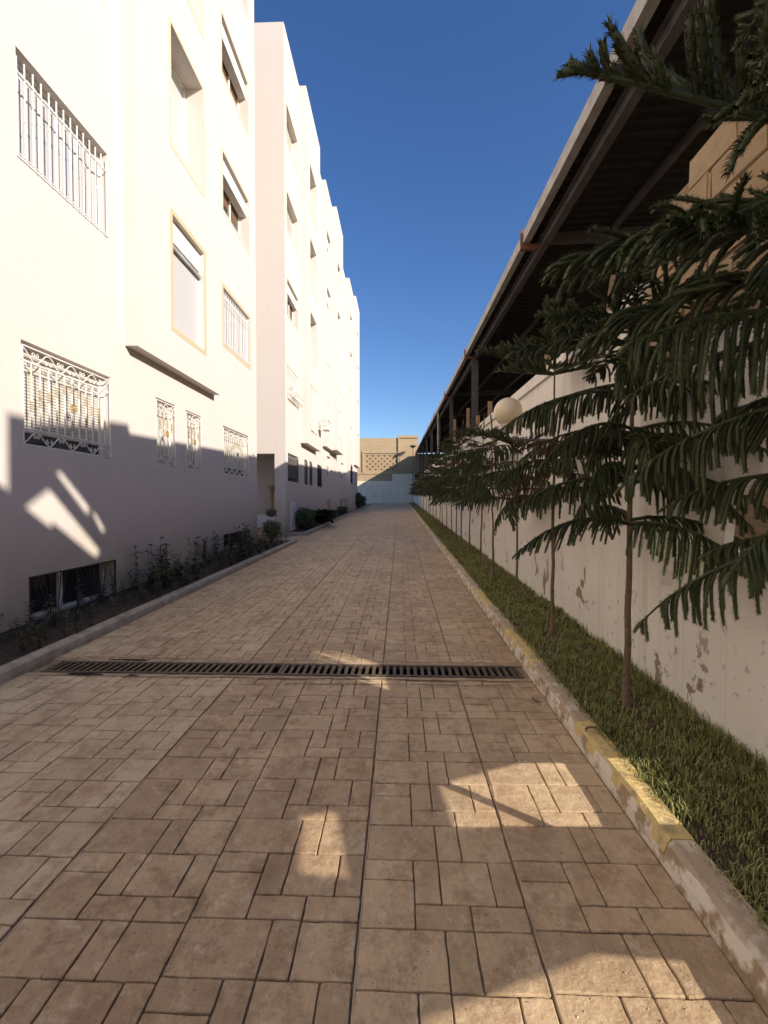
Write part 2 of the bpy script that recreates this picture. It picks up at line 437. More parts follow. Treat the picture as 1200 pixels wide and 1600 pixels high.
# edge strip along the right kerb, mortar bands beside the drain
b = MB(); b.boxs(1.064, 1.16, -3, GY0-.06, -.02, -.002); b.boxs(1.064, 1.16, GY1+.075, 69, -.02, -.002); link('edge_strip', b.mesh('edge_strip', M_tile), drive)
b = MB()
xs = np.arange(-3.14, 1.17, .1)
for (ya, yb) in ((GY0-.056, GY0-.004), (GY1+.004, GY1+.07)):
    for i in range(len(xs)-1):
        j1 = random.uniform(-.003, .001)
        b.boxs(xs[i]+.001, xs[i+1]-.001, ya, yb, -.02, j1)
link('mortar_band', b.mesh('mortar_band', M_mortar), drive)

# broken hole beside the drain's left end
grate = empty('drain_grate', (0, (GY0+GY1)/2, g(3.8)), 'long slotted iron drain grate set across the tan paved drive', 'drain grate')
def gl(b, x0, x1, y0, y1, z0, z1): b.box(x0, x1, y0-3.7935, y1-3.7935, z0, z1)
b = MB(); gl(b, -3.02, 1.01, GY0, GY1, -.25, -.24); gl(b, -3.02, 1.01, GY0, GY0+.006, -.24, -.006); gl(b, -3.02, 1.01, GY1-.006, GY1, -.24, -.006)
link('channel', b.mesh('channel', M_dark), grate)
b = MB(); gl(b, -3.02, 1.01, GY0+.0065, GY0+.03, -.03, .003); gl(b, -3.02, 1.01, GY1-.03, GY1-.0065, -.03, .003)
gl(b, -3.019, -2.99, GY0+.031, GY1-.031, -.03, .002); gl(b, .98, 1.009, GY0+.031, GY1-.031, -.03, .002); gl(b, -1.02, -.995, GY0+.031, GY1-.031, -.03, .002)
link('frame', b.mesh('frame', M_iron), grate)
bm_ = MB(); gl(bm_, -.013, .013, GY0+.0305, GY1-.0305, -.028, .0)
bar_me = bm_.mesh('bar', M_iron)
x = -2.965
while x < .96:
    if abs(x+1.007) > .03: link('bar', bar_me, grate, (x, 0, random.uniform(-.001, .001)), (0, 0, random.uniform(-.02, .02)))
    x += .0585
hole = MB()
for (cx, cy, rx, ry) in ((-2.62, GY0-.035, .16, .022), (-2.2, GY0-.045, .05, .014), (-2.42, GY1+.03, .2, .016)):
    k = len(hole.v); n = 14
    for j in range(n):
        q = 2*math.pi*j/n; r_ = random.uniform(.7, 1.15)
        hole.v.append((cx+rx*r_*math.cos(q), cy+ry*r_*math.sin(q), g(cy)+.0045))
    hole.f.append(tuple(range(k, k+n))); hole.m.append(0)
link('broken_gap', hole.mesh('broken_gap', M_dark), drive)
def wob_crack(x0, x1, y, amp, seed):
    r_ = random.Random(seed); b = MB(); pts = []; yy = y
    x = x0
    while x < x1:
        yy += r_.uniform(-amp, amp); yy = y + (yy-y)*.9; pts.append((x, yy, g(yy)+.0005)); x += .03
    for i in range(len(pts)-1):
        wd = r_.uniform(.0015, .0045); p, q = pts[i], pts[i+1]
        b.quad((p[0], p[1]-wd, p[2]+.004), (q[0], q[1]-wd, q[2]+.004), (q[0], q[1]+wd, q[2]+.004), (p[0], p[1]+wd, p[2]+.004))
    link('crack', b.mesh('crack', M_dark), drive)
wob_crack(-3.0, .9, GY0-.072, .008, 1); wob_crack(-2.9, -1.2, GY1+.085, .01, 2); wob_crack(-.9, .9, 3.5, .006, 3)

# ------------------------------------------------------------------ kerbs
def curb_piece(x0, x1, y0, y1, h, m, seed, wob, front=None):
    """a kerb length with a chipped, uneven front edge; front face at x0"""
    r_ = random.Random(seed); b = MB(); n = 10; rows = []
    for i in range(n+1):
        y = y0+(y1-y0)*i/n
        j = r_.uniform(-wob, wob); j2 = r_.uniform(-wob, wob)*.8
        gz = g(y)
        s = 1 if x1 > x0 else -1
        rows.append([(x0-s*.004, y, gz-.05), (x0+s*abs(j)*.6, y, gz+h*.45), (x0+s*(.010+abs(j)), y, gz+h-.014+j*.2), (x0+s*(.03+abs(j2)), y, gz+h+j2*.15),
                     (x1, y, gz+h+j*.2), (x1, y, gz-.05)])
    k = len(b.v)
    for r0 in rows: b.v += r0
    for i in range(n):
        for j in range(5):
            b.f.append((k+i*6+j, k+i*6+j+1, k+(i+1)*6+j+1, k+(i+1)*6+j)); b.m.append(1 if front and (j == 0 or (j == 1 and r_.random() < .75)) else 0)
    b.f.append(tuple(range(k, k+6))); b.m.append(0); b.f.append(tuple(k+n*6+j for j in (5,4,3,2,1,0))); b.m.append(0)
    me = b.mesh('kerb_stone', [m, front] if front else m, False); return me
rk = empty('kerb', (1.07, 0, 0), 'right kerb of the drive in worn yellow and bare lengths beside the grass', 'kerb')
rk.location = (0,0,0)
y = .88-.95*2; i = 0
while y < 69:
    ln = .95 if y < 12 else 1.9
    far = y > 5.6
    m = M_curb_y if (i % 2 == 1) == True else M_curb
    if far and i % 3 == 0: m = M_curb
    xo = 1.06+.0035*max(y, 0)
    link('kerb_stone', curb_piece(xo, xo+.125, y+.002, y+ln-.002, .105, m, i, .014, M_curb_f), rk)
    y += ln; i += 1
lk = empty('kerb', (0,0,0), 'grey kerb edging the dark flower bed in front of the nearest white building', 'kerb')
y = -1.0; i = 0
while y < 13.6:
    y2 = min(y+1.0, 13.6)
    link('kerb_stone', curb_piece(-3.13, -3.26, y+.002, y2-.002, .09, M_curb_l, 100+i, .006), lk); y = y2; i += 1
b = MB(); b.boxs(-4.1, -3.13, 13.602, 13.72, -.05, .09); link('kerb_stone', b.mesh('kerb_stone', M_curb_l), lk)
lk2 = empty('kerb', (0,0,0), 'kerb of the planting bed along the second white building', 'kerb')
b = MB(); b.boxs(-4.15, -3.29, 15.85, 15.98, -.05, .12); link('kerb_stone', b.mesh('kerb_stone', M_curb_l), lk2)
y = 15.982; i = 0
while y < 60:
    xo = -3.29-.012*(y-16)
    link('kerb_stone', curb_piece(xo, xo-.13, y+.002, y+1.998, .12, M_curb_l, 200+i, .005), lk2); y += 2.0; i += 1
bed = MB(); 
for i in range(15):
    y0 = -1+i*14.6/15; y1 = -1+(i+1)*14.6/15
    bed.quad((-4.15,y0,g(y0)+.05),(-3.25,y0,g(y0)+.06),(-3.25,y1,g(y1)+.06),(-4.15,y1,g(y1)+.05))
for i in range(44):
    y0 = 15.98+i; y1 = y0+1
    bed.quad((-5.2,y0,g(y0)+.06),(-3.40-.012*(y0-16),y0,g(y0)+.08),(-3.40-.012*(y1-16),y1,g(y1)+.08),(-5.2,y1,g(y1)+.06))
tag(link('soil_bed', bed.mesh('soil_bed', M_soil)), kind='structure')
b = MB()
for i in range(35):
    y0 = -2+i*2; y1 = y0+2
    b.quad((1.17+.0035*max(y0,0),y0,g(y0)+.085),(1.97,y0,g(y0)+.10),(1.97,y1,g(y1)+.10),(1.17+.0035*max(y1,0),y1,g(y1)+.085))
tag(link('verge', b.mesh('verge', M_soil)), kind='structure')
#PART2
# ------------------------------------------------------------------ facades
def wall_grid(b, X, y0, y1, z0, z1, ops, mi=0):
    """a wall in the plane x=X facing +x, with openings (ya,yb,za,zb,depth); depth None leaves the edge bare"""
    ys = sorted({y0, y1, *[v for o in ops for v in o[:2] if y0 < v < y1]}); zs = sorted({z0, z1, *[v for o in ops for v in o[2:4] if z0 < v < z1]})
    for i in range(len(ys)-1):
        for j in range(len(zs)-1):
            cy, cz = (ys[i]+ys[i+1])/2, (zs[j]+zs[j+1])/2
            if any(o[0] < cy < o[1] and o[2] < cz < o[3] for o in ops): continue
            b.quad((X,ys[i],zs[j]),(X,ys[i+1],zs[j]),(X,ys[i+1],zs[j+1]),(X,ys[i],zs[j+1]), mi)
    for o in ops:
        if o[4] is None: continue
        a, c, d, e, dp = o
        b.quad((X,a,d),(X-dp,a,d),(X-dp,a,e),(X,a,e), mi); b.quad((X,c,d),(X,c,e),(X-dp,c,e),(X-dp,c,d), mi)
        b.quad((X,a,e),(X-dp,a,e),(X-dp,c,e),(X,c,e), mi); b.quad((X,a,d),(X,c,d),(X-dp,c,d),(X-dp,a,d), mi)

def fr_ring(b, x0, x1, w, h, t, mi=0, o=0.0):
    b.box(x0, x1, o, t, o, h-o, mi); b.box(x0, x1, w-t, w-o, o, h-o, mi)
    b.box(x0, x1, t, w-t, o, t, mi); b.box(x0, x1, t, w-t, h-t, h-o, mi)
def slats_mesh(w, h, pitch, m, x=0.0):
    b = MB(); n = max(2, int(h/pitch)); p = h/n
    for i in range(n):
        z = i*p
        pr = [(x, z), (x+.010, z+p*.25), (x+.012, z+p*.6), (x+.006, z+p*.88), (x-.004, z+p*.94), (x, z+p)]
        for a, c in zip(pr[:-1], pr[1:]): b.quad((a[0],0,a[1]),(a[0],w,a[1]),(c[0],w,c[1]),(c[0],0,c[1]))
    return b.mesh('shutter', m)
def vslats_mesh(w, h, pitch, m):
    b = MB(); n = max(2, int(w/pitch)); p = w/n
    for i in range(n):
        y = i*p
        for a, c in (((0, y), (.012, y+p*.3)), ((.012, y+p*.3), (.012, y+p*.75)), ((.012, y+p*.75), (0, y+p))):
            b.quad((a[0],a[1],0),(c[0],c[1],0),(c[0],c[1],h),(a[0],a[1],h))
    return b.mesh('shutter', m)
def scroll(cx, cz, r, a0, turns, dirn=1, n=12, shrink=.75):
    return [(0, cx+r*(1-shrink*i/n)*math.cos(a0+dirn*turns*2*math.pi*i/n), cz+r*(1-shrink*i/n)*math.sin(a0+dirn*turns*2*math.pi*i/n)) for i in range(n+1)]
def ornate_frame(w, h, lod=0):
    b = MB(); t = .011 if not lod else .016; n = 5 if not lod else 3
    band = min(.17, h*.16)
    for z in (.02, .02+band, h-.02-band, h-.02): b.box(-.008, .008, 0, w, z-.006, z+.006)
    b.box(-.009, .009, .0, .014, .02, h-.02); b.box(-.009, .009, w-.014, w, .02, h-.02)
    k = max(1, round(w/.36)); p = w/k
    for zz, up in ((.02, 1), (h-.02-band, -1)):
        for i in range(k):
            y = i*p
            for s in (0, 1):
                ya = y + (p/2 if s else 0); fl = 1 if s == 0 else -1
                lo, hi = (zz+.015, zz+band-.02)
                if up*fl < 0: lo, hi = hi, lo
                pts = [(0, ya+p*.5*q, lo+(hi-lo)*(.5-.5*math.cos(math.pi*q))) for q in [j/7 for j in range(8)]]
                b.tube(pts, t*.6, n)
            for sy, dr in ((-1, 1), (1, -1)):
                b.tube(scroll(y+p*.5+sy*.032, zz+(band*.62 if up > 0 else band*.62), .028, -math.pi/2, 1.15, dr, 10 if not lod else 5), t*.5, n)
                b.tube(scroll(y+p*.0+sy*.03, zz+band*.35, .026, math.pi/2, 1.15, dr, 10 if not lod else 5), t*.5, n) if 0 < i else None
    return b, band
def grille(parent, X, y, z, w, h, kind, colr='w', fine=True, out=.02, label=None):
    M = M_wmetal if colr == 'w' else M_bmetal
    key = ('gr', kind, round(w, 2), round(h, 2), colr, fine)
    pitch = .125 if kind == 'ornate' else .115
    nb = max(2, int(round(w/pitch))-1)
    def mk():
        if kind == 'ornate':
            b, band = ornate_frame(w, h, 0 if fine else 1)
        else:
            b = MB(); band = .1
            b.box(-.010, .010, 0, w, h-.20, h-.185); b.box(-.010, .010, 0, w, .02, .035); b.box(-.006, .006, 0, w, .06, .07)
            b.box(-.008, .008, 0, .014, .02, h-.03); b.box(-.008, .008, w-.014, w, .02, h-.03)
        if not fine:
            for i in range(nb):
                yy = (i+1)*w/(nb+1); b.box(-.008, .008, yy-.007, yy+.007, .03, h-.05)
        return b.mesh('window_grille', M)
    gr = link('window_grille', cached(key, mk), parent, (X+out, y, z))
    if label: gr['label'] = label
    if fine:
        band = min(.17, h*.16) if kind == 'ornate' else .0
        def mkb():
            b = MB(); b.box(-.006, .006, -.006, .006, .02+band if kind == 'ornate' else .03, (h-.02-band) if kind == 'ornate' else h-.05)
            if kind != 'ornate': b.lathe((0,0,h-.05), [(.001,.035),(.010,.022),(.012,.010),(.006,0)], 6)
            return b.mesh('bar', M)
        bmh = cached(key+('bar',), mkb)
        def mkc():
            b = MB()
            if kind == 'ornate':
                for q in (-.05, -.025, 0, .025, .05): b.lathe((0,0,q), [(.006,-.008),(.015,-.004),(.015,.004),(.006,.008)], 8)
            else: b.lathe((0,0,0), [(.006,-.02),(.014,-.008),(.014,.008),(.006,.02)], 6)
            return b.mesh('collar', M_gold if kind == 'ornate' else M)
        ch = cached(('collar', kind, colr), mkc)
        for i in range(nb):
            yy = (i+1)*w/(nb+1); link('bar', bmh, gr, (0, yy, 0))
            q = (i+1)/(nb+1)
            if kind == 'ornate':
                amp = h*.16; mid = h*.5
                c1 = mid+amp*(1.35 if abs(q-.5) < .07 else math.cos((q-.5)*6.3)+.25); c2 = mid-amp*(math.cos((q-.5)*6.3)+.25)
                if w < 1: c1, c2 = h*(.45+.5*abs(q-.5)), h*(.72-.1*q)
                link('collar', ch, gr, (0, yy, c1))
                if i % 2 or w < 1: link('collar', ch, gr, (0, yy, c2))
            else:
                link('collar', ch, gr, (0, yy, h*(.35+.3*abs(math.sin(q*3.1)))))
        if kind == 'ornate':
            def mkf():
                b = MB()
                for i in range(8):
                    a = i*math.pi/4; b.tube([(0,0,0),(.012,.03*math.cos(a),.03*math.sin(a)),(.016,.055*math.cos(a+.5),.055*math.sin(a+.5)),(.006,.05*math.cos(a+1.1),.05*math.sin(a+1.1))], .006, 4)
                b.lathe((.01,0,0), [(.001,-.02),(.02,-.01),(.02,.01),(.001,.02)], 8); return b.mesh('rosette', M_gold)
            link('rosette', cached(('ros',), mkf), gr, (.01, w/2, h*.5))
    return gr
def window(parent, X, y0, y1, z0, z1, style, depth=.16, band=None, bw=.06):
    """window: frame mesh with sash parts, standing in its opening"""
    w, h = y1-y0, z1-z0
    key = ('win', style, round(w, 2), round(h, 2), round(depth, 2))
    def mk():
        b = MB(); fr_ring(b, -depth+.002, -depth+.05, w, h, .04, o=.002)
        if style in ('deep', 'open'): b.box(-depth+.004, -depth+.045, w*.5-.02, w*.5+.02, .04, h-.04)
        return b.mesh('window', M_alu)
    o = link('window', cached(key, mk), parent, (X, y0, z0))
    def flat(nm, m, ya, yb, za, zb, xf, xb):
        def mk2():
            b = MB(); b.box(xb, xf, ya, yb, za, zb); return b.mesh(nm, m)
        return link(nm, cached((nm, m.name, round(ya,3), round(yb,3), round(za,3), round(zb,3), round(xf,3)), mk2), o)
    iw, ih = w-.08, h-.08
    if style == 'shutter':            # roller shutter nearly down, dark gap at the foot
        gap_ = .14 if w > 1 else .02
        flat('pane', M_glass, .041, w-.041, .041, h-.041, -depth+.012, -depth+.006)
        link('shutter', cached(('sh', round(iw,2), round(ih-gap_,2)), lambda: slats_mesh(iw-.004, ih-gap_, .036, M_shut)), o, (-depth+.022, .042, .04+gap_))
    elif style == 'vshutter':
        flat('pane', M_glass, .041, w-.041, .041, h-.041, -depth+.012, -depth+.006)
        link('shutter', cached(('vs', round(iw,2), round(ih,2)), lambda: vslats_mesh(iw-.004, ih, .085, M_shutg)), o, (-depth+.022, .042, .04))
    elif style == 'deep':             # deep reveal, frosted panes and a white roller box
        flat('pane', M_pane, .041, w-.041, .041, h-.041, -depth+.016, -depth+.006)
    elif style == 'closed':           # white shutter boards almost flush with the wall
        flat('pane', M_pane, .041, w-.041, .041, h*.72, -depth+.03, -depth+.006)
        flat('shutter_board', M_white2, .041, w-.041, h*.80, h-.041, -depth+.05, -depth+.006)
        flat('rail', M_gut, .041, w-.041, h*.725, h*.76, -depth+.09, -depth+.006)
    elif style == 'box':              # roller box above, brown shade and dark glass below
        flat('roller_box', M_white2, .003, w-.003, h-.42, h-.10, -.05, -depth+.051)
        flat('pane', M_glass, .041, w-.041, .041, h*.45, -depth+.016, -depth+.006)
        flat('shade', M_brown, .041, w-.041, h*.45, h-.041, -depth+.02, -depth+.006)
        flat('mullion', M_alu, w*.62-.025, w*.62+.025, .041, h-.43, -depth+.056, -depth+.021)
    elif style == 'dark':
        flat('pane', M_glass, .041, w-.041, .041, h-.041, -depth+.016, -depth+.006)
        flat('mullion', M_alu, w*.45-.03, w*.45+.03, .041, h-.041, -depth+.05, -depth+.017)
    elif style == 'half':
        flat('pane', M_glass, .041, w-.041, .041, h*.5, -depth+.016, -depth+.006)
        flat('shutter', M_shut, .041, w-.041, h*.5, h-.041, -depth+.03, -depth+.006)
    if band:
        def mkb():
            b = MB(); t = .004
            b.box(.0005, t, -bw, 0, -bw, h+bw); b.box(.0005, t, w, w+bw, -bw, h+bw); b.box(.0005, t, 0, w, -bw, 0); b.box(.0005, t, 0, w, h, h+bw)
            b.box(-depth*.35, .0005, -.0005+.001, .003, 0, h) if False else None
            return b.mesh('surround', band)
        link('surround', cached(('band', round(w,2), round(h,2), band.name, bw), mkb), o)
    return o

TOP = 18.65
XA = -4.15
# ---- nearest building
b1 = tag(link('apartment_building', None, None, (0,0,0)), 'nearest white apartment block filling the left side, with ornate white window grilles', 'building')
def build_block(parent, b, X, y0, y1, z0, z1, wins, extra=()):
    ops = [(w_[0], w_[1], w_[2], w_[3], w_[5]) for w_ in wins] + list(extra)
    wall_grid(b, X, y0, y1, z0, z1, ops)
    for w_ in wins:
        window(parent, X, w_[0], w_[1], w_[2], w_[3], w_[4], w_[5], *(w_[6:8] if len(w_) > 6 else ()))
BY0, BY1, BZ0, BX = 6.74, 9.90, 3.86, -3.96
wins = []
for (ya, yb) in ((4.85, 6.38), (.6, 2.1), (-3.2, -1.7)):
    wins.append((ya, yb, 2.115, 3.285, 'shutter', .17))
    for k in range(4): wins.append((ya, yb, 5.24+3.17*k, 6.43+3.17*k, 'vshutter', .17))
wins += [(7.59, 8.26, 2.13, 3.287, 'shutter', .15), (8.67, 9.35, 2.13, 3.287, 'shutter', .15), (10.53, 12.33, 2.16, 3.30, 'shutter', .15)]
wins += [(10.62, 12.46, 5.24, 6.56, 'vshutter', .12, M_yell, .085)]
for k in range(1, 4): wins.append((10.64, 12.44, 5.22+3.17*k, 6.56+3.17*k, 'box', .30, M_beige, .07))
wins += [(4.90, 6.44, .13, .655, 'dark', .22), (10.53, 12.36, .33, .73, 'dark', .22), (.7, 2.2, .10, .62, 'dark', .22)]
b = MB()
build_block(b1, b, XA, -8, 13.045, -.3, TOP, wins, [(BY0, BY1, BZ0, TOP, None)])
bw = [(7.86, 9.12, 4.57, 6.52, 'closed', .13, M_yell, .085)] + [(7.86, 9.12, 4.57+3.17*k, 6.62+3.17*k, 'deep', .40, M_beige, .085) for k in range(1, 5) if 6.62+3.17*k < TOP-.5]
build_block(b1, b, BX, BY0, BY1, BZ0, TOP, bw)
for yy, s in ((BY0, 1), (BY1, -1)): b.quad((XA,yy,BZ0),(BX,yy,BZ0),(BX,yy,TOP),(XA,yy,TOP))
b.quad((XA,BY0,BZ0),(BX,BY0,BZ0),(BX,BY1,BZ0),(XA,BY1,BZ0))
b.quad((XA,13.045,-.3),(-12,13.045,-.3),(-12,13.045,TOP),(XA,13.045,TOP)); b.quad((XA,-8,-.3),(-12,-8,-.3),(-12,-8,TOP),(XA,-8,TOP))
b.quad((-12,-8,TOP),(XA,-8,TOP),(XA,13.045,TOP),(-12,13.045,TOP)); b.quad((XA,BY0,TOP),(BX,BY0,TOP),(BX,BY1,TOP),(XA,BY1,TOP)); b.quad((-12,-8,-.3),(-12,13.045,-.3),(-12,13.045,TOP),(-12,-8,TOP))
link('wall', b.mesh('wall', M_white), b1)
for (ya, yb) in ((4.85, 6.38), (.6, 2.1)):
    grille(b1, XA, ya+.005, 2.12, yb-ya-.01, 1.13, 'ornate', out=.0)
    grille(b1, XA, ya+.005, 5.245, yb-ya-.01, 1.12, 'plain', out=-.01)
for (ya, yb) in ((7.59, 8.26), (8.67, 9.35), (10.53, 12.33)):
    grille(b1, XA, ya+.005, 2.14, yb-ya-.01, 1.13, 'ornate', out=.0)
grille(b1, XA, 10.63, 5.25, 1.82, 1.26, 'plain', out=-.01)
for (ya, yb, za, zb) in ((4.90, 6.44, .13, .655), (10.53, 12.36, .33, .73), (.7, 2.2, .10, .62)):
    # black basement grilles: two leaves of rods fanning out
    w_, h_ = yb-ya, zb-za; gr = link('window_grille', None, b1, (XA+.0, ya, za)); bb = MB()
    bb.box(-.01, .01, 0, w_, 0, .015); bb.box(-.01, .01, 0, w_, h_-.015, h_)
    for yy in (0, w_/2-.008, w_-.016): bb.box(-.01, .01, yy, yy+.016, .0155, h_-.0155)
    fm = bb.mesh('grille_frame', M_bmetal); link('grille_frame', fm, gr)
    for s in (0, 1):
        for i in range(7):
            r_ = MB(); y0_ = w_/2*s + .03+.09*i*(w_/2)/.76
            r_.tube([(0, w_/2*s+w_/4+(y0_-w_/2*s-w_/4)*.35, .01), (0, y0_, h_-.01)], .006, 4); link('bar', r_.mesh('bar', M_bmetal), gr)
# ---- second building
b2 = tag(link('apartment_building', None, None, (0,0,0)), 'long stepped white apartment block further down the drive with projecting bays', 'building')
b = MB()
Y2 = 16.385; zr = lambda k: 3.17*k
wa = [(16.72, 18.45, 2.25, 3.33, 'shutter', .12), (16.70, 18.50, 5.32, 6.56, 'shutter', .12, M_beige, .07), (16.74, 18.50, 8.45, 9.75, 'box', .25, M_beige, .06),
      (16.74, 18.50, 11.62, 12.92, 'shutter', .25, M_beige, .06), (16.74, 18.50, 14.8, 16.1, 'shutter', .25, M_beige, .06)]
wa += [(19.65, 20.3, 2.25, 3.36, 'dark', .14), (20.75, 21.4, 2.25, 3.38, 'dark', .14), (22.75, 24.0, 2.25, 3.40, 'dark', .14),
       (25.85, 27.2, 3.05, 4.15, 'half', .14), (28.4, 29.0, 3.15, 4.25, 'half', .14), (29.6, 30.2, 3.15, 4.25, 'half', .14), (32.1, 33.5, 3.15, 4.3, 'half', .14),
       (25.8, 27.1, 1.10, 1.62, 'dark', .2), (31.6, 33.4, 1.12, 1.68, 'dark', .2)]
for z in (4.9, 7.95, 11.1, 14.25): wa.append((22.55, 23.1, z, z+1.15, 'half', .12))
for z in (5.0, 8.1, 11.25, 14.4): wa.append((31.3, 32.7, z, z+1.4, 'half', .14))
extra = [(18.87, 22.15, 3.97, TOP, None), (24.3, 26.5, 4.5, TOP, None), (26.5, 29.5, 4.55, TOP, None)]
build_block(b2, b, XA, Y2, 34.85, -.3, TOP, wa, extra)
def bay(y0, y1, z0, X, wins, lside=True):
    build_block(b2, b, X, y0, y1, z0, TOP, wins)
    b.quad((XA,y0,z0),(X,y0,z0),(X,y0,TOP),(XA,y0,TOP)); b.quad((XA,y1,z0),(X,y1,z0),(X,y1,TOP),(XA,y1,TOP))
    b.quad((XA,y0,z0),(X,y0,z0),(X,y1,z0),(XA,y1,z0)); b.quad((XA,y0,TOP),(X,y0,TOP),(X,y1,TOP),(XA,y1,TOP))
bay(18.87, 22.15, 3.97, -3.86, [(19.65, 21.05, z, z+2.0, 'deep' if z > 5 else 'shutter', .38 if z > 5 else .12, M_beige, .07) for z in (4.6, 7.75, 10.9, 14.05)])
bay(24.3, 26.499, 4.5, -3.93, [(24.65, 25.95, z, z+1.1, 'half', .14) for z in (5.95, 9.05, 12.1, 15.15)])
bay(26.501, 29.5, 4.55, -3.66, [(26.95, 28.05, z, z+1.65, s, .2) for z, s in ((5.3, 'shutter'), (8.2, 'half'), (11.2, 'deep'), (14.1, 'deep'))] )
# front block 3 and its end
X3, X4 = -3.84, -3.63
build_block(b2, b, X3, 34.85, 37.9, -.3, TOP, [(35.5, 36.8, z, z+1.5, 'half', .15) for z in (2.95, 5.9, 8.85, 11.8, 14.75)])
b.quad((XA,34.85,-.3),(X3,34.85,-.3),(X3,34.85,TOP),(XA,34.85,TOP))
build_block(b2, b, X4, 37.9, 41.2, 4.6, TOP, [(39.2, 40.2, z, z+1.5, 'half', .15) for z in (5.9, 8.85, 11.8, 14.75)])
build_block(b2, b, X3, 37.9, 41.2, -.3, 4.6, [(38.8, 40.3, 2.9, 4.1, 'dark', .15)])
b.quad((X3,37.9,4.6),(X4,37.9,4.6),(X4,37.9,TOP),(X3,37.9,TOP)); b.quad((X3,37.9,4.6),(X4,37.9,4.6),(X4,41.2,4.6),(X3,41.2,4.6))
b.quad((-12,41.2,-.3),(X3,41.2,-.3),(X3,41.2,TOP),(-12,41.2,TOP)); b.quad((X3,41.2,4.6),(X4,41.2,4.6),(X4,41.2,TOP),(X3,41.2,TOP))
b.quad((-12,Y2,TOP),(XA,Y2,TOP),(XA,34.85,TOP),(-12,34.85,TOP)); b.quad((-12,34.85,TOP),(X3,34.85,TOP),(X3,41.2,TOP),(-12,41.2,TOP)); b.quad((X3,37.9,TOP),(X4,37.9,TOP),(X4,41.2,TOP),(X3,41.2,TOP))
b.quad((-12,Y2,-.3),(-12,41.2,-.3),(-12,41.2,TOP),(-12,Y2,TOP))
# end face towards the camera with the entrance porch cut into its foot
PZ = 3.26
b.quad((-12,Y2,PZ),(XA,Y2,PZ),(XA,Y2,TOP),(-12,Y2,TOP)); b.quad((-4.56,Y2,-.3),(XA,Y2,-.3),(XA,Y2,PZ),(-4.56,Y2,PZ))
b.quad((-4.56,Y2,-.3),(-4.56,17.7,-.3),(-4.56,17.7,PZ),(-4.56,Y2,PZ)); b.quad((-12,17.7,-.3),(-4.56,17.7,-.3),(-4.56,17.7,PZ),(-12,17.7,PZ))
b.quad((-12,Y2,PZ),(-4.56,Y2,PZ),(-4.56,17.7,PZ),(-12,17.7,PZ))
link('wall', b.mesh('wall', M_white), b2)
b = MB(); b.box(-8, -4.561, 16.6, 17.69, g(17)-.2, 1.0); link('porch_ledge', b.mesh('porch_ledge', M_white2), b2)
b = MB(); b.box(-8.5, -4.16, 14.6, 16.37, g(15)-.2, g(15)+.16); b.box(-8.5, -4.30, 15.2, 16.36, g(15)+.1, g(15)+.32); link('step', b.mesh('step', M_mortar), b2)
for (ya, yb, za, zb) in ((16.74, 18.43, 2.27, 3.31), (19.67, 20.28, 2.27, 3.34), (20.77, 21.38, 2.27, 3.36), (22.77, 23.98, 2.27, 3.38)):
    grille(b2, XA, ya, za, yb-ya, zb-za, 'plain', 'b', fine=False, out=.0, label='black window grille')
grille(b2, XA, 16.72, 5.34, 1.76, 1.2, 'ornate', 'w', fine=False, out=.02)
grille(b2, -3.86, 19.67, 4.62, 1.36, 1.96, 'ornate', 'w', fine=False, out=.02)
for z in (5.3, 8.2): grille(b2, -3.66, 26.96, z+.02, 1.06, 1.6, 'ornate', 'w', fine=False, out=.01)
for z in (5.95, 9.05): grille(b2, -3.93, 24.66, z+.02, 1.26, 1.05, 'ornate', 'w', fine=False, out=.01)
for z in (2.95, 5.9, 8.85): grille(b2, X3, 35.52, z+.02, 1.26, 1.4, 'ornate', 'b' if z < 3 else 'w', fine=False, out=.01)
# bulging lower grille of the first-floor window, rounded outwards
b = MB()
for i in range(13):
    y = 16.75+i*.142
    b.tube([(XA+.02, y, 5.86), (XA+.16, y, 5.80), (XA+.24, y, 5.62), (XA+.20, y, 5.42), (XA+.03, y, 5.34)], .011, 4)
for x, z in ((.245, 5.62), (.20, 5.42), (.165, 5.80)): b.tube([(XA+x, 16.75, z), (XA+x, 18.46, z)], .011, 4)
for i in range(6): b.tube([(XA+.24+p[0], 16.9+i*.28+p[1], 5.62+p[2]) for p in scroll(0, 0, .09, 0, 1.2, 1, 8)], .010, 4)
o = link('window_grille', b.mesh('window_grille', M_wmetal), b2); o['label'] = 'white grille bulging outwards like a small balcony'
# clothes rack with canopy on the bay
b = MB()
for z in (5.35, 5.15): b.tube([(-3.86, 21.3, z), (-3.40, 21.3, z), (-3.40, 22.0, z), (-3.86, 22.0, z)], .014, 4)
for i in range(7): b.tube([(-3.80+i*.06, 21.3, 5.35), (-3.80+i*.06, 22.0, 5.35)], .008, 4)
for y in (21.3, 22.0): b.tube([(-3.40, y, 5.35), (-3.40, y, 5.15)], .012, 4); b.tube([(-3.86, y, 4.9), (-3.42, y, 5.15)], .012, 4)
b.box(-3.66, -3.36, 21.35, 21.95, 4.92, 5.12)
tag(link('drying_rack', b.mesh('drying_rack', M_wmetal)), 'small white drying rack fixed to the projecting bay of the far white block', 'rack')
b = MB(); b.box(XA+.002, XA+.13, 34.0, 34.7, 1.0, 1.75); 
tag(link('meter_cabinet', b.mesh('meter_cabinet', M_gut)), 'grey meter cabinet on the wall beside the far basement window', 'cabinet')
b = MB(); b.tube([(XA+.03, 16.95, .35), (XA+.03, 16.95, 1.55), (XA+.03, 17.15, 1.6)], .022, 6); b.box(XA+.001, XA+.02, 17.0, 17.9, .3, 1.5)
tag(link('service_panel', b.mesh('service_panel', M_white2)), 'white service panel with a pipe low on the corner of the second block', 'panel')
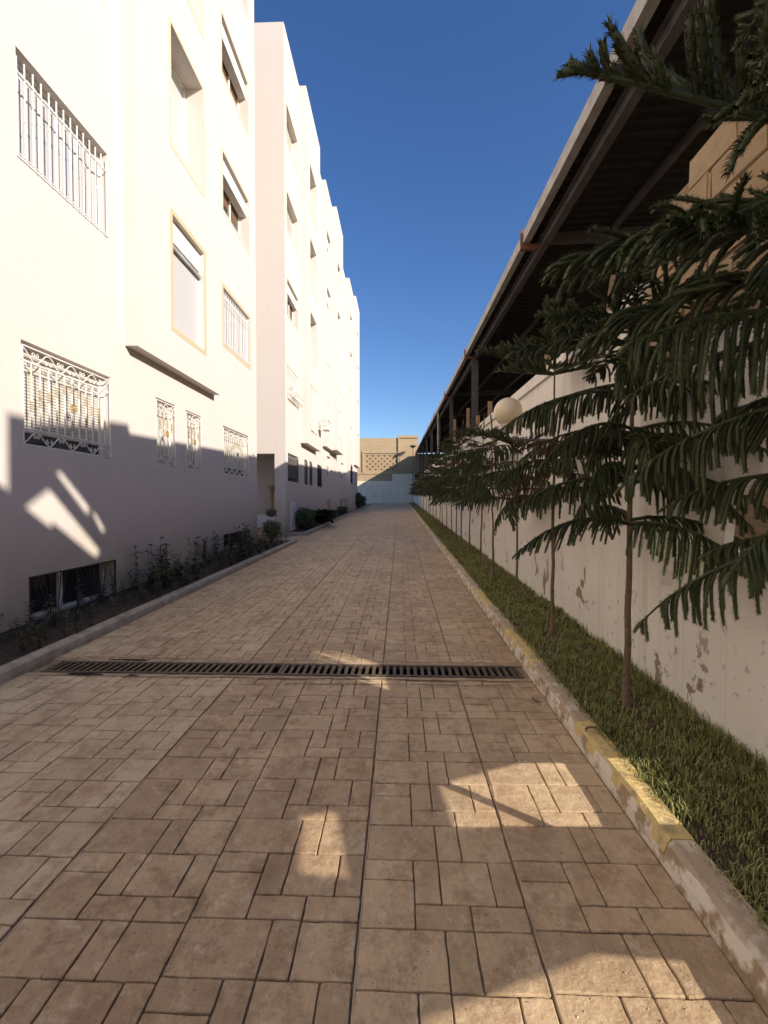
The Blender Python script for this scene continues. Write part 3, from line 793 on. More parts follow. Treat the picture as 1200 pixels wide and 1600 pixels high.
b = MB(); b.lathe((-4.88, 17.15, 1.0), [(.10,0),(.10,.05),(.045,.10),(.05,.5),(.06,.85),(.11,.95),(.15,1.05),(.15,1.12),(.02,1.12)], 12)
tag(link('pedestal_urn', b.mesh('pedestal_urn', M_wood, True)), 'brown pedestal urn standing in the porch of the second white building', 'urn')

# ---- far masonry building and boundary wall closing the drive
YB = 70.0; ZB = 11.5
fb = tag(link('masonry_building', None, None, (0,0,0)), 'unplastered sandstone building with pierced block screen closing the far end', 'building')
b = MB()
def wall_y(b, Y, x0, x1, z0, z1, ops):
    xs = sorted({x0, x1, *[v for o in ops for v in o[:2]]}); zs = sorted({z0, z1, *[v for o in ops for v in o[2:4]]})
    for i in range(len(xs)-1):
        for j in range(len(zs)-1):
            cx, cz = (xs[i]+xs[i+1])/2, (zs[j]+zs[j+1])/2
            if any(o[0] < cx < o[1] and o[2] < cz < o[3] for o in ops): continue
            b.quad((xs[i],Y,zs[j]),(xs[i+1],Y,zs[j]),(xs[i+1],Y,zs[j+1]),(xs[i],Y,zs[j+1]))
SCR = (-5.25, -.3, 6.3, 8.75)
wall_y(b, YB, -20, 2.95, 0, 11.35, [(*SCR, None)])
b.box(-20, 2.95, YB+.4, YB+8, 0, 11.3)
for q in ((SCR[0], SCR[0]), (SCR[1], SCR[1])): b.quad((q[0],YB,SCR[2]),(q[0],YB+.39,SCR[2]),(q[0],YB+.39,SCR[3]),(q[0],YB,SCR[3]))
link('wall', b.mesh('wall', M_brick), fb)
b = MB(); b.box(-.25, 2.9, YB-.15, YB+.38, 11.36, 11.75); b.box(-.22, .0, YB-.18, YB-.002, 4.9, 11.74); b.box(-5.75, -5.5, YB-.12, YB-.002, 5.9, 9.3); b.box(-5.5, .0, YB-.10, YB-.002, 9.0, 9.25); b.box(-20, -.3, YB-.08, YB-.002, 5.75, 6.05)
link('ring_beam', b.mesh('ring_beam', M_brick), fb)
b = MB(); b.box(SCR[0], SCR[1], YB+.30, YB+.38, SCR[2], SCR[3]); link('screen_backing', b.mesh('screen_backing', M_dark), fb)  # near-black sheet painted in as the shade behind the screen openings
nx, nz = 11, 6
cw, chh = (SCR[1]-SCR[0])/nx, (SCR[3]-SCR[2])/nz
b = MB()
for i in range(nx):
    for j in range(nz):
        if (i+j) % 2 == 0: b.box(i*0, cw, 0, .2, 0, chh); break
    break
blk = b.mesh('screen_block', M_stone)
for i in range(nx):
    for j in range(nz):
        x = SCR[0]+i*cw; z = SCR[2]+j*chh
        bb = cached(('scr', (i+j) % 2), lambda k=(i+j) % 2: (lambda q: (([q.box(0, cw, 0, .2, 0, chh*.35), q.box(0, cw, 0, .2, chh*.8, chh), q.box(0, cw*.25, .001, .199, chh*.35, chh*.8), q.box(cw*.75, cw, .001, .199, chh*.35, chh*.8)] if k else [q.box(0, cw, 0, .2, 0, chh)]), q)[1])(MB()).mesh('screen_block', M_stone))
        link('screen_block', bb, fb, (x, YB+.05, z))
bwall = tag(link('boundary_wall', None, None, (0,0,0)), 'low white boundary wall across the far end of the drive', 'wall')
b = MB(); b.box(-12, -1.1, YB-.9, YB-.6, 1.0, 4.66); b.box(-1.1, 3.2, YB-.9, YB-.6, 1.0, 5.75); b.box(-12, 3.2, YB-1.0, YB-.901, 1.0, 1.55)
link('panel', b.mesh('panel', mat('white_wall_warm_bounce', (.84, .74, .58), rough=.9, col2=(.72, .62, .48), nscale=1.2, coords='World')), bwall)  # white wall with warm bounced light put into its colour
b = MB()
for i in range(5): b.box(-5.2+i*.8, -4.5+i*.8+random.uniform(0, .1), YB-.58, YB-.2, 4.2, 4.9+random.uniform(-.1, .3))
b.box(-9, -1.2, YB-.55, YB-.15, 3.5, 5.3)
tag(link('block_pile', b.mesh('block_pile', M_brick)), 'rough low masonry course behind the white end wall under the pierced screen', 'masonry')
b = MB(); b.tube([(2.05, 68.6, 1.3), (2.05, 68.6, 9.6)], .05, 6); b.lathe((2.05, 68.6, 9.5), [(.06,0),(.12,.15),(.55,.42),(.55,.48),(.10,.58),(.01,.6)], 12)
tag(link('street_lamp', b.mesh('street_lamp', M_steel)), 'thin lamp post with a wide flat head in front of the sandstone building', 'lamp')
#PART3
# ------------------------------------------------------------------ boundary wall on the right
rw = tag(link('garden_wall', None, None, (0,0,0)), 'long peeling limewashed wall behind the row of young pines', 'wall')
def XW(y): return 1.87+.0035*y
def poly_x(name, X, outer, holes, th, m, parent):
    loops = [outer]+holes; flat = [Vector((p[0], p[1], 0)) for l_ in loops for p in l_]
    tris = tessellate_polygon([[Vector((p[0], p[1], 0)) for p in l_] for l_ in loops])
    b = MB(); N = len(flat)
    b.v = [(X, p.x, p.y) for p in flat]+[(X+th, p.x, p.y) for p in flat]
    for t in tris: b.f.append(tuple(t)); b.f.append(tuple(i+N for i in reversed(t))); b.m += [0, 0]
    k = 0
    for l_ in loops:
        n = len(l_)
        for i in range(n): b.f.append((k+i, k+(i+1) % n, N+k+(i+1) % n, N+k+i)); b.m.append(0)
        k += n
    return link(name, b.mesh(name, m), parent)
def back(poly, X, clip=0):          # follow the sun from the drive back to the plane x=X
    return [(y-.68*(X-x), g(y)+.56*(X-x)) for x, y in poly]
spots = [[(.50,2.02),(1.02,2.04),(1.1,2.52),(.62,2.50),(.16,2.30),(.20,2.0)],
         [(-.50,2.05),(-.30,2.10),(-.20,1.72),(-.44,1.74)],
         [(.5,1.20),(1.05,1.22),(1.0,1.44),(.6,1.46),(.0,1.24)],
         [(-.20,4.05),(-.20,4.45),(-.85,4.62),(-.85,4.0)]]
holes = [back(s, 1.87) for s in spots[:3]] + [[(2.05,1.15),(2.45,1.20),(2.66,1.26),(2.62,1.52),(2.36,1.60),(2.08,1.56)]]  # openings added in the wall, shaped to throw sun patches on the drive
poly_x('wall_face', 1.87, [(-7,-.3),(3.62,-.3),(3.62,2.49),(-7,2.49)], holes, .05, M_bwall, rw)
# plaster fallen away in ragged patches
for i, (py, pz, ry, rz_) in enumerate([(4.70,.66,.055,.05),(4.78,.55,.10,.06),(4.62,.76,.04,.09),(4.33,.62,.018,.26),(3.95,.50,.02,.10),(9.1,.86,.28,.05),(10.2,.95,.10,.10),(11.8,1.0,.10,.08)]):
    b = MB(); rq = random.Random(i+3); n = 26
    k = len(b.v); X_ = XW(py)-.0035 if py > 3.62 else 1.8665
    for j in range(n):
        q_ = 2*math.pi*j/n; r_ = rq.uniform(.62, 1.15); b.v.append((X_, py+ry*r_*math.cos(q_), pz+rz_*r_*math.sin(q_)))
    b.f.append(tuple(range(n))); b.m.append(0)
    link('bare_patch', b.mesh('bare_patch', M_bare), rw)
# far part of the wall, with a coping ledge
b = MB()
ys = [3.62]+[5+2.5*i for i in range(26)]+[69.1]
for i in range(len(ys)-1):
    a, c = ys[i], ys[i+1]; za, zc = 3.12+.022*a, 3.12+.022*c; xa, xc = XW(a), XW(c)
    if i == 0: xa = 1.8701
    b.quad((xa,a,-.3),(xc,c,-.3),(xc,c,zc),(xa,a,za)); b.quad((xa,a,za),(xc,c,zc),(xc+.2,c,zc),(xa+.2,a,za)); b.quad((xa+.2,a,-.3),(xc+.2,c,-.3),(xc+.2,c,zc),(xa+.2,a,za))
b.quad((1.87,3.62,-.3),(2.07,3.62,-.3),(2.07,3.62,3.2),(1.87,3.62,3.2))
link('wall_face', b.mesh('wall_face', M_bwall), rw)
b = MB()
for i in range(len(ys)-1):
    a, c = ys[i], ys[i+1]; xa, xc = XW(a), XW(c)
    for (h0, h1, o_) in ((2.95, 3.02, .035),):
        k = len(b.v); za, zc = .022*a, .022*c
        b.v += [(xa-o_,a,h0+za),(xa+.01,a,h0+za),(xc+.01,c,h0+zc),(xc-o_,c,h0+zc),(xa-o_,a,h1+za),(xa+.01,a,h1+za),(xc+.01,c,h1+zc),(xc-o_,c,h1+zc)]
        for f in ((0,3,2,1),(4,5,6,7),(0,1,5,4),(1,2,6,5),(2,3,7,6),(3,0,4,7)): b.f.append(tuple(k+q for q in f)); b.m.append(0)
link('ledge', b.mesh('ledge', M_bwall), rw)
# sandstone blocks laid on top of the near stretch
sw = tag(link('sandstone_wall', None, None, (0,0,0)), 'raw sandstone block wall with a broken end, raised above the limewashed wall at right', 'wall')
b = MB(); b.box(1.90, 2.10, -1.2, 3.30, 2.50, 3.60); link('mortar_core', b.mesh('mortar_core', M_grout), sw)
for r_ in range(6):
    z = 2.50+.205*r_; end = 3.60 - (.0, .04, .0, .10, .22, .50)[r_]
    y = -1.2 + (.22 if r_ % 2 else 0)
    while y < end-.12:
        y2 = min(y+.45, end); rs = random.Random(r_*50+int(y*10))
        bm = bmesh.new(); bmesh.ops.create_cube(bm, size=1)
        bmesh.ops.bevel(bm, geom=list(bm.edges), offset=.05, segments=2, affect='EDGES')
        for v in bm.verts:
            v.co = Vector((v.co.x*.24, v.co.y*(y2-y-.008), v.co.z*.199)) + Vector((rs.uniform(-.006,.006), rs.uniform(-.007,.007), rs.uniform(-.006,.006)))
        me = bpy.data.meshes.new('stone_block'); bm.to_mesh(me); bm.free(); me.materials.append(M_stone)
        link('stone_block', me, sw, (2.0+rs.uniform(-.008,.008), (y+y2)/2, z+.1025)); y = y2+.0
    # ragged mortar at the broken end
# timber stakes behind the wall
for i, (y, z) in enumerate([(4.85,3.86),(6.92,3.85),(11.3,3.98),(13.2,4.0),(15.1,4.6),(18.7,4.88)]):
    s = .035 if i < 2 else .05
    b = MB(); b.box(-s, s, -s*.7, s*.7, 0, z-2.4)
    lab = ['raw timber post above the wall, nearest and largest of the row', 'short timber post above the wall, second from the camera', 'timber post above the wall just past the globe lamp',
           'thin timber post above the wall, third from the far end', 'taller timber post above the wall, second from the far end', 'tallest timber post above the wall, farthest of the row'][i]
    tag(link('timber_post', b.mesh('timber_post', M_wood), None, (2.05+.0035*y+.16, y, 2.4), (R(random.uniform(-1.5,1.5)), R(random.uniform(-1,1)), 0)), lab, 'post', 'timber posts behind the wall')
# globe lamp on a wall bracket
gl_ = empty('wall_lamp', (1.33, 5.6, 2.60), 'large round opal globe lamp on a bracket among the pine tops', 'lamp')
b = MB(); n = 20; prof = [(max(.001, 0.172*math.sin(math.pi*i/n)), -.172*math.cos(math.pi*i/n)) for i in range(n+1)]
b.lathe((0,0,0), prof, 32); link('globe', b.mesh('globe', M_globe, True), gl_)
b = MB(); b.lathe((0,0,-.235), [(.001,0),(.07,.0),(.08,.05),(.10,.08),(.06,.085)], 16); link('collar', b.mesh('collar', M_beige, True), gl_)
b = MB(); b.tube([(0,0,-.22),(0,0,-.30),(.06,.03,-.34),(.56,.06,-.34)], .018, 8); link('bracket', b.mesh('bracket', M_steel, True), gl_)

# ------------------------------------------------------------------ steel canopy beyond the wall
cp = tag(link('canopy', None, None, (0,0,0)), 'long dark steel canopy with pale gutter edge running above the right wall', 'canopy')
def RX(y): return 2.2+.004*y
def RZ(y): return 6.0+.045*y
PITCH = .05
# corrugated sheets, each a metre wide
b = MB(); W = 7.6; per = .2
for i in range(5):
    y = i*per
    for (a, za), (c, zc) in (((0,0),(.09,0)),((.09,0),(.115,.035)),((.115,.035),(.175,.035)),((.175,.035),(.2,0))):
        b.quad((0,y+a,za),(W,y+a,za+W*PITCH),(W,y+c,zc+W*PITCH),(0,y+c,zc))
b.quad((0,.985,-.004),(W,.985,W*PITCH-.004),(W,1.04,W*PITCH-.004),(0,1.04,-.004))
sheet_me = b.mesh('roof_sheet', M_roof)
for i in range(68):
    y = 1.3+i
    link('roof_sheet', sheet_me, cp, (RX(y)+.02, y, RZ(y)-.045), (math.atan(.045), 0, 0))
def beam(name, x_off, z_off, wd, ht, m, y0, y1, flange=True):
    def P(b, x0, x1, h0, h1):
        k = len(b.v)
        for y in (y0, y1):
            b.v += [(RX(y)+x0, y, RZ(y)+h0), (RX(y)+x1, y, RZ(y)+h0), (RX(y)+x1, y, RZ(y)+h1), (RX(y)+x0, y, RZ(y)+h1)]
        for f in ((0,1,2,3),(7,6,5,4),(0,4,5,1),(1,5,6,2),(2,6,7,3),(3,7,4,0)): b.f.append(tuple(k+i for i in f)); b.m.append(0)
    b = MB()
    if flange:
        P(b, x_off, x_off+wd, z_off, z_off+.012); P(b, x_off, x_off+wd, z_off+ht-.012, z_off+ht); P(b, x_off+wd/2-.005, x_off+wd/2+.005, z_off+.0121, z_off+ht-.0121)
    else: P(b, x_off, x_off+wd, z_off, z_off+ht)
    return link(name, b.mesh(name, m), cp)
y = 1.3
i = 0
while y < 69:
    y2 = min(y+7.3-(.2 if i == 0 else 0), 69.2)
    beam('gutter', -.0, -.20, .12, .20, M_gut, y+.004, y2-.004, False)
    b = MB(); yy = y2
    b.box(RX(yy)-.03, RX(yy)+.32, yy-.035, yy+.035, RZ(yy)-.30, RZ(yy)-.205); b.box(RX(yy)-.035, RX(yy)-.003, yy-.03, yy+.03, RZ(yy)-.30, RZ(yy)+.05)
    link('rafter_end', b.mesh('rafter_end', M_rust), cp)
    # rafter
    b = MB(); x0, x1 = RX(yy)+.30, RX(yy)+7.6
    k = len(b.v)
    for x, hh in ((x0, .16), (x1, .34)):
        zt = RZ(yy)-.05+(x-RX(yy))*PITCH
        b.v += [(x,yy-.06,zt-hh),(x,yy+.06,zt-hh),(x,yy+.06,zt),(x,yy-.06,zt)]
    for f in ((0,1,2,3),(7,6,5,4),(0,4,5,1),(1,5,6,2),(2,6,7,3),(3,7,4,0)): b.f.append(tuple(k+q for q in f)); b.m.append(0)
    link('rafter', b.mesh('rafter', M_steel), cp)
    y = y2; i += 1
beam('edge_beam', .27, -.36, .12, .20, M_steel, 1.3, 69.2)
for xo in (1.5, 2.9, 4.3, 5.7, 7.0): beam('purlin', xo, xo*PITCH-.17, .07, .11, M_steel, 1.3, 69.2)
for (yy, wd) in ((15.7, .10), (23.0, .08), (30.4, .08), (37.8, .1), (45, .1), (52, .1), (59.5, .1)):
    b = MB(); x = RX(yy)+.33; zt = RZ(yy)-.36
    b.box(x-wd, x+wd, yy-wd, yy-wd+.012, -.3, zt); b.box(x-wd, x+wd, yy+wd-.012, yy+wd, -.3, zt); b.box(x-.006, x+.006, yy-wd+.0121, yy+wd-.0121, -.3, zt)
    link('column', b.mesh('column', M_steel), cp)
b = MB(); 
for yy in (28.4,): b.tube([(2.42,yy,3.0),(2.42,yy,RZ(yy)-.2)], .06, 8)
link('downpipe', b.mesh('downpipe', M_gut), cp)
# walls added to block sun: one behind the shed, one unseen with light-shaping openings
bk = tag(link('shed_wall', None, None, (0,0,0)), 'dark masonry wall added at the back of the long canopy to keep the sun out', 'wall')
b = MB(); b.box(9.75, 9.95, 1.2, 69.3, -.4, 9.7); b.box(2.4, 9.74, 69.1, 69.3, -.4, 8.8); link('wall_face', b.mesh('wall_face', M_brick), bk)
dX = 4.0; k1 = .68*(dX+4.15); k2 = .56*(dX+4.15)
F = lambda y, z: (y-k1, z+k2)
outer = [(-9,-.4),(4.2,-.4),(4.2,6.25),(1.26,6.18),(1.26,7.25),F(5.9,2.62),F(5.08,2.50),F(5.07,2.45),F(4.66,2.44),F(4.65,1.62),F(4.2,1.95),(-9,F(4.2,1.95)[1])]
hs = [[F(5.20,1.66),F(4.86,1.45),F(5.12,1.27),F(5.22,1.20),F(5.26,1.26),F(6.02,.74),F(6.10,.82)],
      [F(5.32,1.86),F(5.39,1.88),F(5.90,1.42),F(5.86,1.33)], [F(5.95,1.36),F(6.0,1.36),F(6.22,1.10),F(6.14,1.08)],
      [(-2.6,.2),(1.1,.2),(1.1,3.3),(-2.6,3.3)]]
uw = tag(link('sun_mask_wall', None, None, (0,0,0)), 'unseen wall added right of the camera, outline and openings shaping sunlight on the facade', 'wall')
poly_x('wall_face', dX, outer, hs, .03, M_brick, uw)

# ------------------------------------------------------------------ young pines
def rope_geo(P0, D0, length, hang, rad, nseg, nside, needles, tone0, r_, V, F3, F4, T, upc=0.0):
    d = np.array(D0, float); d /= np.linalg.norm(d); p = np.array(P0, float); pts = [p.copy()]; dirs = [d.copy()]
    st = length/nseg
    for i in range(nseg):
        t = (i+1)/nseg
        d = d*np.array([1-.9*hang/nseg, 1-.9*hang/nseg, 1]) + np.array([0, 0, -hang*(.9+.9*t)*1.7/nseg*2 + upc/nseg]) + r_.normal(0, .05, 3); d /= np.linalg.norm(d)
        p = p+d*st; pts.append(p.copy()); dirs.append(d.copy())
    base = sum(len(v) for v in V); ring = []
    for i, (q, dd) in enumerate(zip(pts, dirs)):
        a = np.cross(dd, [.2, .1, .97]); a /= (np.linalg.norm(a)+1e-6); bb = np.cross(dd, a)
        t = i/nseg; rr = rad*(.75+.5*math.sin(min(1, t*1.3)*math.pi*.6))*(1 if i < nseg else .6)
        an = 2*np.pi*np.arange(nside)/nside
        ring.append(q+rr*(np.cos(an)[:, None]*a+np.sin(an)[:, None]*bb))
    V.append(np.concatenate(ring)); n = nside
    f = [(base+i*n+j, base+i*n+(j+1) % n, base+(i+1)*n+(j+1) % n, base+(i+1)*n+j) for i in range(nseg) for j in range(n)]
    F4.append(np.array(f)); T.append(np.repeat(tone0+.45*(np.arange(nseg+1)/nseg)**3, n))
    if needles:
        m_ = needles; pa = np.array(pts); da = np.array(dirs)
        t = r_.random(m_)*nseg*.999; i = t.astype(int); fr = (t-i)[:, None]
        q = pa[i]*(1-fr)+pa[i+1]*fr; dd = da[i]
        rv = r_.normal(size=(m_, 3)); rv -= (rv*dd).sum(1)[:, None]*dd; rv /= np.linalg.norm(rv, axis=1)[:, None]
        tip = q+rv*(rad+.0075)*r_.uniform(.75, 1.15, (m_, 1))+dd*.010; sd = np.cross(rv, dd)*(.0016 if rad < .007 else .0026 if rad < .01 else .004)
        a = q+rv*rad*.7
        tri = np.stack([a-sd, a+sd, tip], 1).reshape(-1, 3)
        b0 = sum(len(v) for v in V); V.append(tri); F3.append(np.arange(b0, b0+3*m_).reshape(-1, 3))
        T.append(np.tile([tone0+.1, tone0+.1, tone0+.5], m_))
def branch_mesh(name, Lb, lod, seed, hang, up=0.0, droop=.25, rise=.22, lmax=.2, m=None, dens=1.0, bare=.10):
    r_ = np.random.default_rng(seed); V, F3, F4, T = [], [], [], []
    n = 12; s = np.linspace(0, 1, n)
    bend = r_.uniform(-.08, .08); ax = np.stack([Lb*s*(1-.08*s*s), Lb*bend*s*s, Lb*(rise*s-droop*s*s)], 1)
    nside = 5 if lod == 0 else 3; ring = []
    for i in range(n):
        rr = (.011-.0075*s[i])*(.8+.4*Lb)
        an = 2*np.pi*np.arange(nside)/nside; ring.append(ax[i]+rr*np.stack([0*an, np.cos(an), np.sin(an)], 1))
    V.append(np.concatenate(ring)); T.append(np.zeros(n*nside))
    F4.append(np.array([(i*nside+j, i*nside+(j+1) % nside, (i+1)*nside+(j+1) % nside, (i+1)*nside+j) for i in range(n-1) for j in range(nside)]))
    sp = {0: .0235, 1: .027, 2: .036}[lod]/dens; seg = {0: 7, 1: 5, 2: 4}[lod]; ns = {0: 4, 1: 3, 2: 3}[lod]; nd = {0: 300, 1: 90, 2: 14}[lod]; rad = {0: .0058, 1: .0075, 2: .0125}[lod]
    k = bare*Lb
    while k < Lb:
        t = k/Lb
        for side in (-1, 1):
            if r_.random() < .10 or math.sin(k*31+side*2+seed)*math.sin(k*13+seed*3) > .72: continue
            x = t*(n-1); i = min(int(x), n-2); p = ax[i]*(1-(x-i))+ax[i+1]*(x-i); tg = ax[i+1]-ax[i]; tg /= np.linalg.norm(tg)
            ln = lmax*(.6+.4*math.sin(min(1, t*1.5)*math.pi/2))*(1-max(0, t-.55)/.45*.70)*r_.uniform(.45, 1.2)
            fwd = .45+.6*t+r_.uniform(-.35, .35)
            d = tg*fwd+np.array([-tg[1], tg[0], 0])*side*(1.0-.35*t)*r_.uniform(.45, 1.1)+np.array([0, 0, up*.9+.10+r_.uniform(-.30, .22)])
            rope_geo(p, d, ln, hang*r_.uniform(.6, 1.5), rad, seg, ns, int(nd*ln/.2), r_.uniform(.0, .25)+(.2*max(0, t-.7)), r_, V, F3, F4, T, upc=up*.5)
        k += sp*r_.uniform(.8, 1.2)
    rope_geo(ax[-1], ax[-1]-ax[-2], .05, .1, rad, 3, ns, nd//4, .5, r_, V, F3, F4, T)
    Va = np.concatenate(V); Ta = np.clip(np.concatenate(T), 0, 1)
    return np_mesh(name, Va, F4+F3, m or M_needle, Ta, smooth=False)
KIT = {}
for lod in (0, 1, 2):
    KIT[lod] = dict(
        droop=[branch_mesh('branch', .78, lod, 10+i, (1.15, .8, 1.0, .6)[i], 0, .26+.10*i, .18, (.25, .22, .24, .20)[i]) for i in range(4)],
        mid=[branch_mesh('branch', .70, lod, 20+i, .24, .15, .20, .28, .21) for i in range(2)],
        top=[branch_mesh('branch', .52, lod, 30+i, .0, .55, .02, .26, .15) for i in range(2)],
        dead=[branch_mesh('branch', .62, lod, 40, 1.3, 0, .42, .22, .17, m=M_needle_dead, dens=.7)])
def pine(x, y, lod, whorls, leader, label, rs, trunk_r=.02, lean=(0, 0), z0=None):
    z0 = g(y)+.08
    t = empty('pine_tree', (x, y, z0), label, 'tree', 'young pines in a row along the wall')
    H_ = leader-z0
    b = MB(); n = 14
    wob = [(rs.uniform(-.008, .008), rs.uniform(-.008, .008)) for _ in range(n+1)]
    b.tube([(lean[0]*i/n+wob[i][0], lean[1]*i/n+wob[i][1], H_*i/n) for i in range(n+1)], [trunk_r*(1.25 if i == 0 else 1)*(1-.82*i/n)+.002 for i in range(n+1)], 8 if lod == 0 else 5)
    link('trunk', b.mesh('trunk', M_trunk, True), t)
    # leading shoot with short upright needles
    V, F3, F4, T = [], [], [], []; r_ = np.random.default_rng(int(y*100))
    rope_geo((lean[0], lean[1], H_-.34), (0, 0, 1), .38, 0, .008, 5, 4, 200 if lod < 2 else 40, .3, r_, V, F3, F4, T)
    link('leading_shoot', np_mesh('leading_shoot', np.concatenate(V), F4+F3, M_needle, np.clip(np.concatenate(T), 0, 1)), t)
    for (zw, kind, rad, nb, a0) in whorls:
        for k in range(nb):
            kk = kind
            if rs.random() < .09 and kind in ('droop', 'mid'): kk = 'dead'
            me = rs.choice(KIT[lod][kk])
            hz = zw-z0+rs.uniform(-.045, .045); sc = rad*(rs.uniform(.86, 1.14) if lod == 0 else rs.uniform(.68, 1.14))
            ang = a0+2*math.pi*k/nb+rs.uniform(-.28, .28)
            o = link('branch', me, t, (lean[0]*hz/H_, lean[1]*hz/H_, hz), (rs.uniform(-.35, .35), rs.uniform(-.22, .16), ang)); o.scale = (sc, sc, sc*rs.uniform(.9, 1.1))
            if kk == 'dead': o['label'] = 'dead reddish brown branch'
    return t
ords = ['first', 'second', 'third', 'fourth', 'fifth', 'sixth', 'seventh', 'eighth', 'ninth', 'tenth', 'eleventh', 'twelfth']
rs = random.Random(11)
LB = {0: 'nearest pine, its dark drooping fronds filling the right edge of the frame', 1: 'young pine with the thickest fully visible trunk, second in the row by the grass',
      2: 'young pine third in the row, slim trunk just left of the peeled plaster patch', 3: 'young pine fourth in the row, its top beside the globe lamp'}
# nearest tree, trunk just outside the frame
pine(1.50, 1.45, 0, [(1.38,'droop',.92,6,2.85),(1.60,'droop',.9,5,3.3),(1.82,'droop',1.0,7,3.3),(2.04,'droop',1.05,7,3.0),(2.26,'mid',1.25,6,3.25),(2.44,'mid',1.35,6,2.85),(2.56,'top',1.75,6,3.05),(3.12,'top',1.6,5,3.0),(3.45,'top',1.4,5,2.8)], 4.1, LB[0], rs, .026)
pine(1.487, 2.98, 0, [(1.38,'droop',1.05,4,3.05),(1.66,'droop',1.08,7,2.9),(1.80,'mid',.8,5,2.2),(1.86,'dead',1.05,1,2.9),(1.94,'droop',1.0,7,2.6),(2.24,'droop',1.0,7,3.1),(2.46,'mid',1.0,7,2.8),(2.58,'top',1.3,6,2.9),(2.66,'mid',.9,5,3.2)], 3.2, LB[1], rs, .021, (.0, -.03))
pine(1.54, 4.57, 0, [(1.62,'droop',.95,5,2.9),(1.80,'dead',.8,2,2.8),(1.88,'droop',.95,6,2.5),(2.06,'droop',.75,5,3.4),(2.80,'top',1.45,6,3.3),(3.0,'top',1.2,5,3.0)], 3.5, LB[2], rs, .018)
ypos = [6.07, 7.56, 9.0, 10.3, 11.6, 12.8, 14.1, 15.4, 17.0, 18.5, 20.2, 22.2, 24.3, 26.5, 29, 31.5, 34.5, 37.5, 41, 45, 49, 53, 57]
for i, y in enumerate(ypos):
    lod = 0 if i < 1 else (1 if i < 5 else 2)
    hh = (2.62, 2.95, 3.2)[i] if i < 3 else 3.3+.016*y+rs.uniform(-.25, .15); base = 1.52+.022*y+rs.uniform(-.12, .12); s = rs.uniform(.92, 1.08)
    wh = []; z = base; k = 0
    while z < hh-.5:
        q = (z-base)/(hh-base)
        wh.append((z, 'droop' if q < .55 else ('mid' if q < .8 else 'top'), (1.15-.25*q if q < .8 else 1.05)*s, rs.choice((4, 5, 6)), rs.uniform(0, 1.2))); z += rs.uniform(.24, .36)+.006*i; k += 1
    wh.append((hh-.42, 'top', 1.0, 5, rs.uniform(0, 1)))
    if i == 0: lab = LB[3]
    elif i == 1: lab = 'young pine behind the globe lamp tree, fifth from the camera'
    elif i < 8: lab = 'young pine %s from the camera in the row along the wall' % ords[i+3]
    elif y < 57: lab = 'young pine far along the row, one of the small dark crowns against the wall'
    else: lab = 'last young pine at the far end of the row beside the end wall'
    pine(1.53+.0065*y+rs.uniform(-.03, .03), y, lod, wh, hh, lab, rs, .015+rs.uniform(0, .004), (rs.uniform(-.05, .05), rs.uniform(-.05, .05)))

# ------------------------------------------------------------------ grass
def grass(name, n, y0, y1, x0f, x1f, hmin, hmax, wd, dens_pow=1.0, tall_wall=True):
    y = y0+(y1-y0)*rng.random(n)**dens_pow
    u = rng.random(n); x = x0f(y)+(x1f(y)-x0f(y))*u
    bare = np.sin(x*7.3+1.3*np.sin(y*2.1))*np.sin(y*3.7+2*np.sin(x*6))+.35*np.sin(y*11+x*15)
    keep = (bare < .62) | (rng.random(n) < .22)
    x, y, u, bare = x[keep], y[keep], u[keep], bare[keep]; n = len(x)
    clump = .5+.5*np.sin(x*23+np.sin(y*9)*2)*np.sin(y*17+x*5)
    h = (hmin+(hmax-hmin)*rng.random(n)**1.6)*(.65+.6*clump)
    if tall_wall: h *= 1+.9*np.clip((u-.72)/.28, 0, 1)
    a = rng.random(n)*2*np.pi; lean = (.15+.75*rng.random(n))*h
    dx, dy = np.cos(a), np.sin(a); px, py = -dy*wd*.5, dx*wd*.5
    z = SLOPE*y+.088
    V = np.zeros((n, 5, 3))
    V[:,0] = np.stack([x-px, y-py, z], 1); V[:,1] = np.stack([x+px, y+py, z], 1)
    mx, my, mz = x+dx*lean*.35, y+dy*lean*.35, z+h*.62
    V[:,2] = np.stack([mx-px*.8, my-py*.8, mz], 1); V[:,3] = np.stack([mx+px*.8, my+py*.8, mz], 1)
    V[:,4] = np.stack([x+dx*lean, y+dy*lean, z+h*(1-.25*lean/h)], 1)
    k = np.arange(n)*5
    F4 = np.stack([k, k+1, k+3, k+2], 1); F3 = np.stack([k+2, k+3, k+4], 1)
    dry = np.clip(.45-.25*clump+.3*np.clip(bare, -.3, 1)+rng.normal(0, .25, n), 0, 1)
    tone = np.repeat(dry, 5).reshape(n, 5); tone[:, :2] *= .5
    return tag(link(name, np_mesh(name, V.reshape(-1, 3), [F4, F3], M_grass, tone.ravel())), kind='stuff')
fx0 = lambda y: 1.15+.0035*y; fx1 = lambda y: 1.865+.0035*y
go = grass('grass', 40000, .9, 5.2, fx0, fx1, .018, .066, .0046)
tag(go, 'green grass strip between the kerb and the limewashed wall, nearest stretch', 'grass')
go = grass('grass', 52000, 5.2, 22, fx0, fx1, .025, .07, .008, 1.35); tag(go, 'green grass strip under the row of young pines', 'grass')
go = grass('grass', 16000, 22, 68, fx0, fx1, .05, .12, .02, 1.2); tag(go, 'far end of the grass strip under the pines', 'grass')

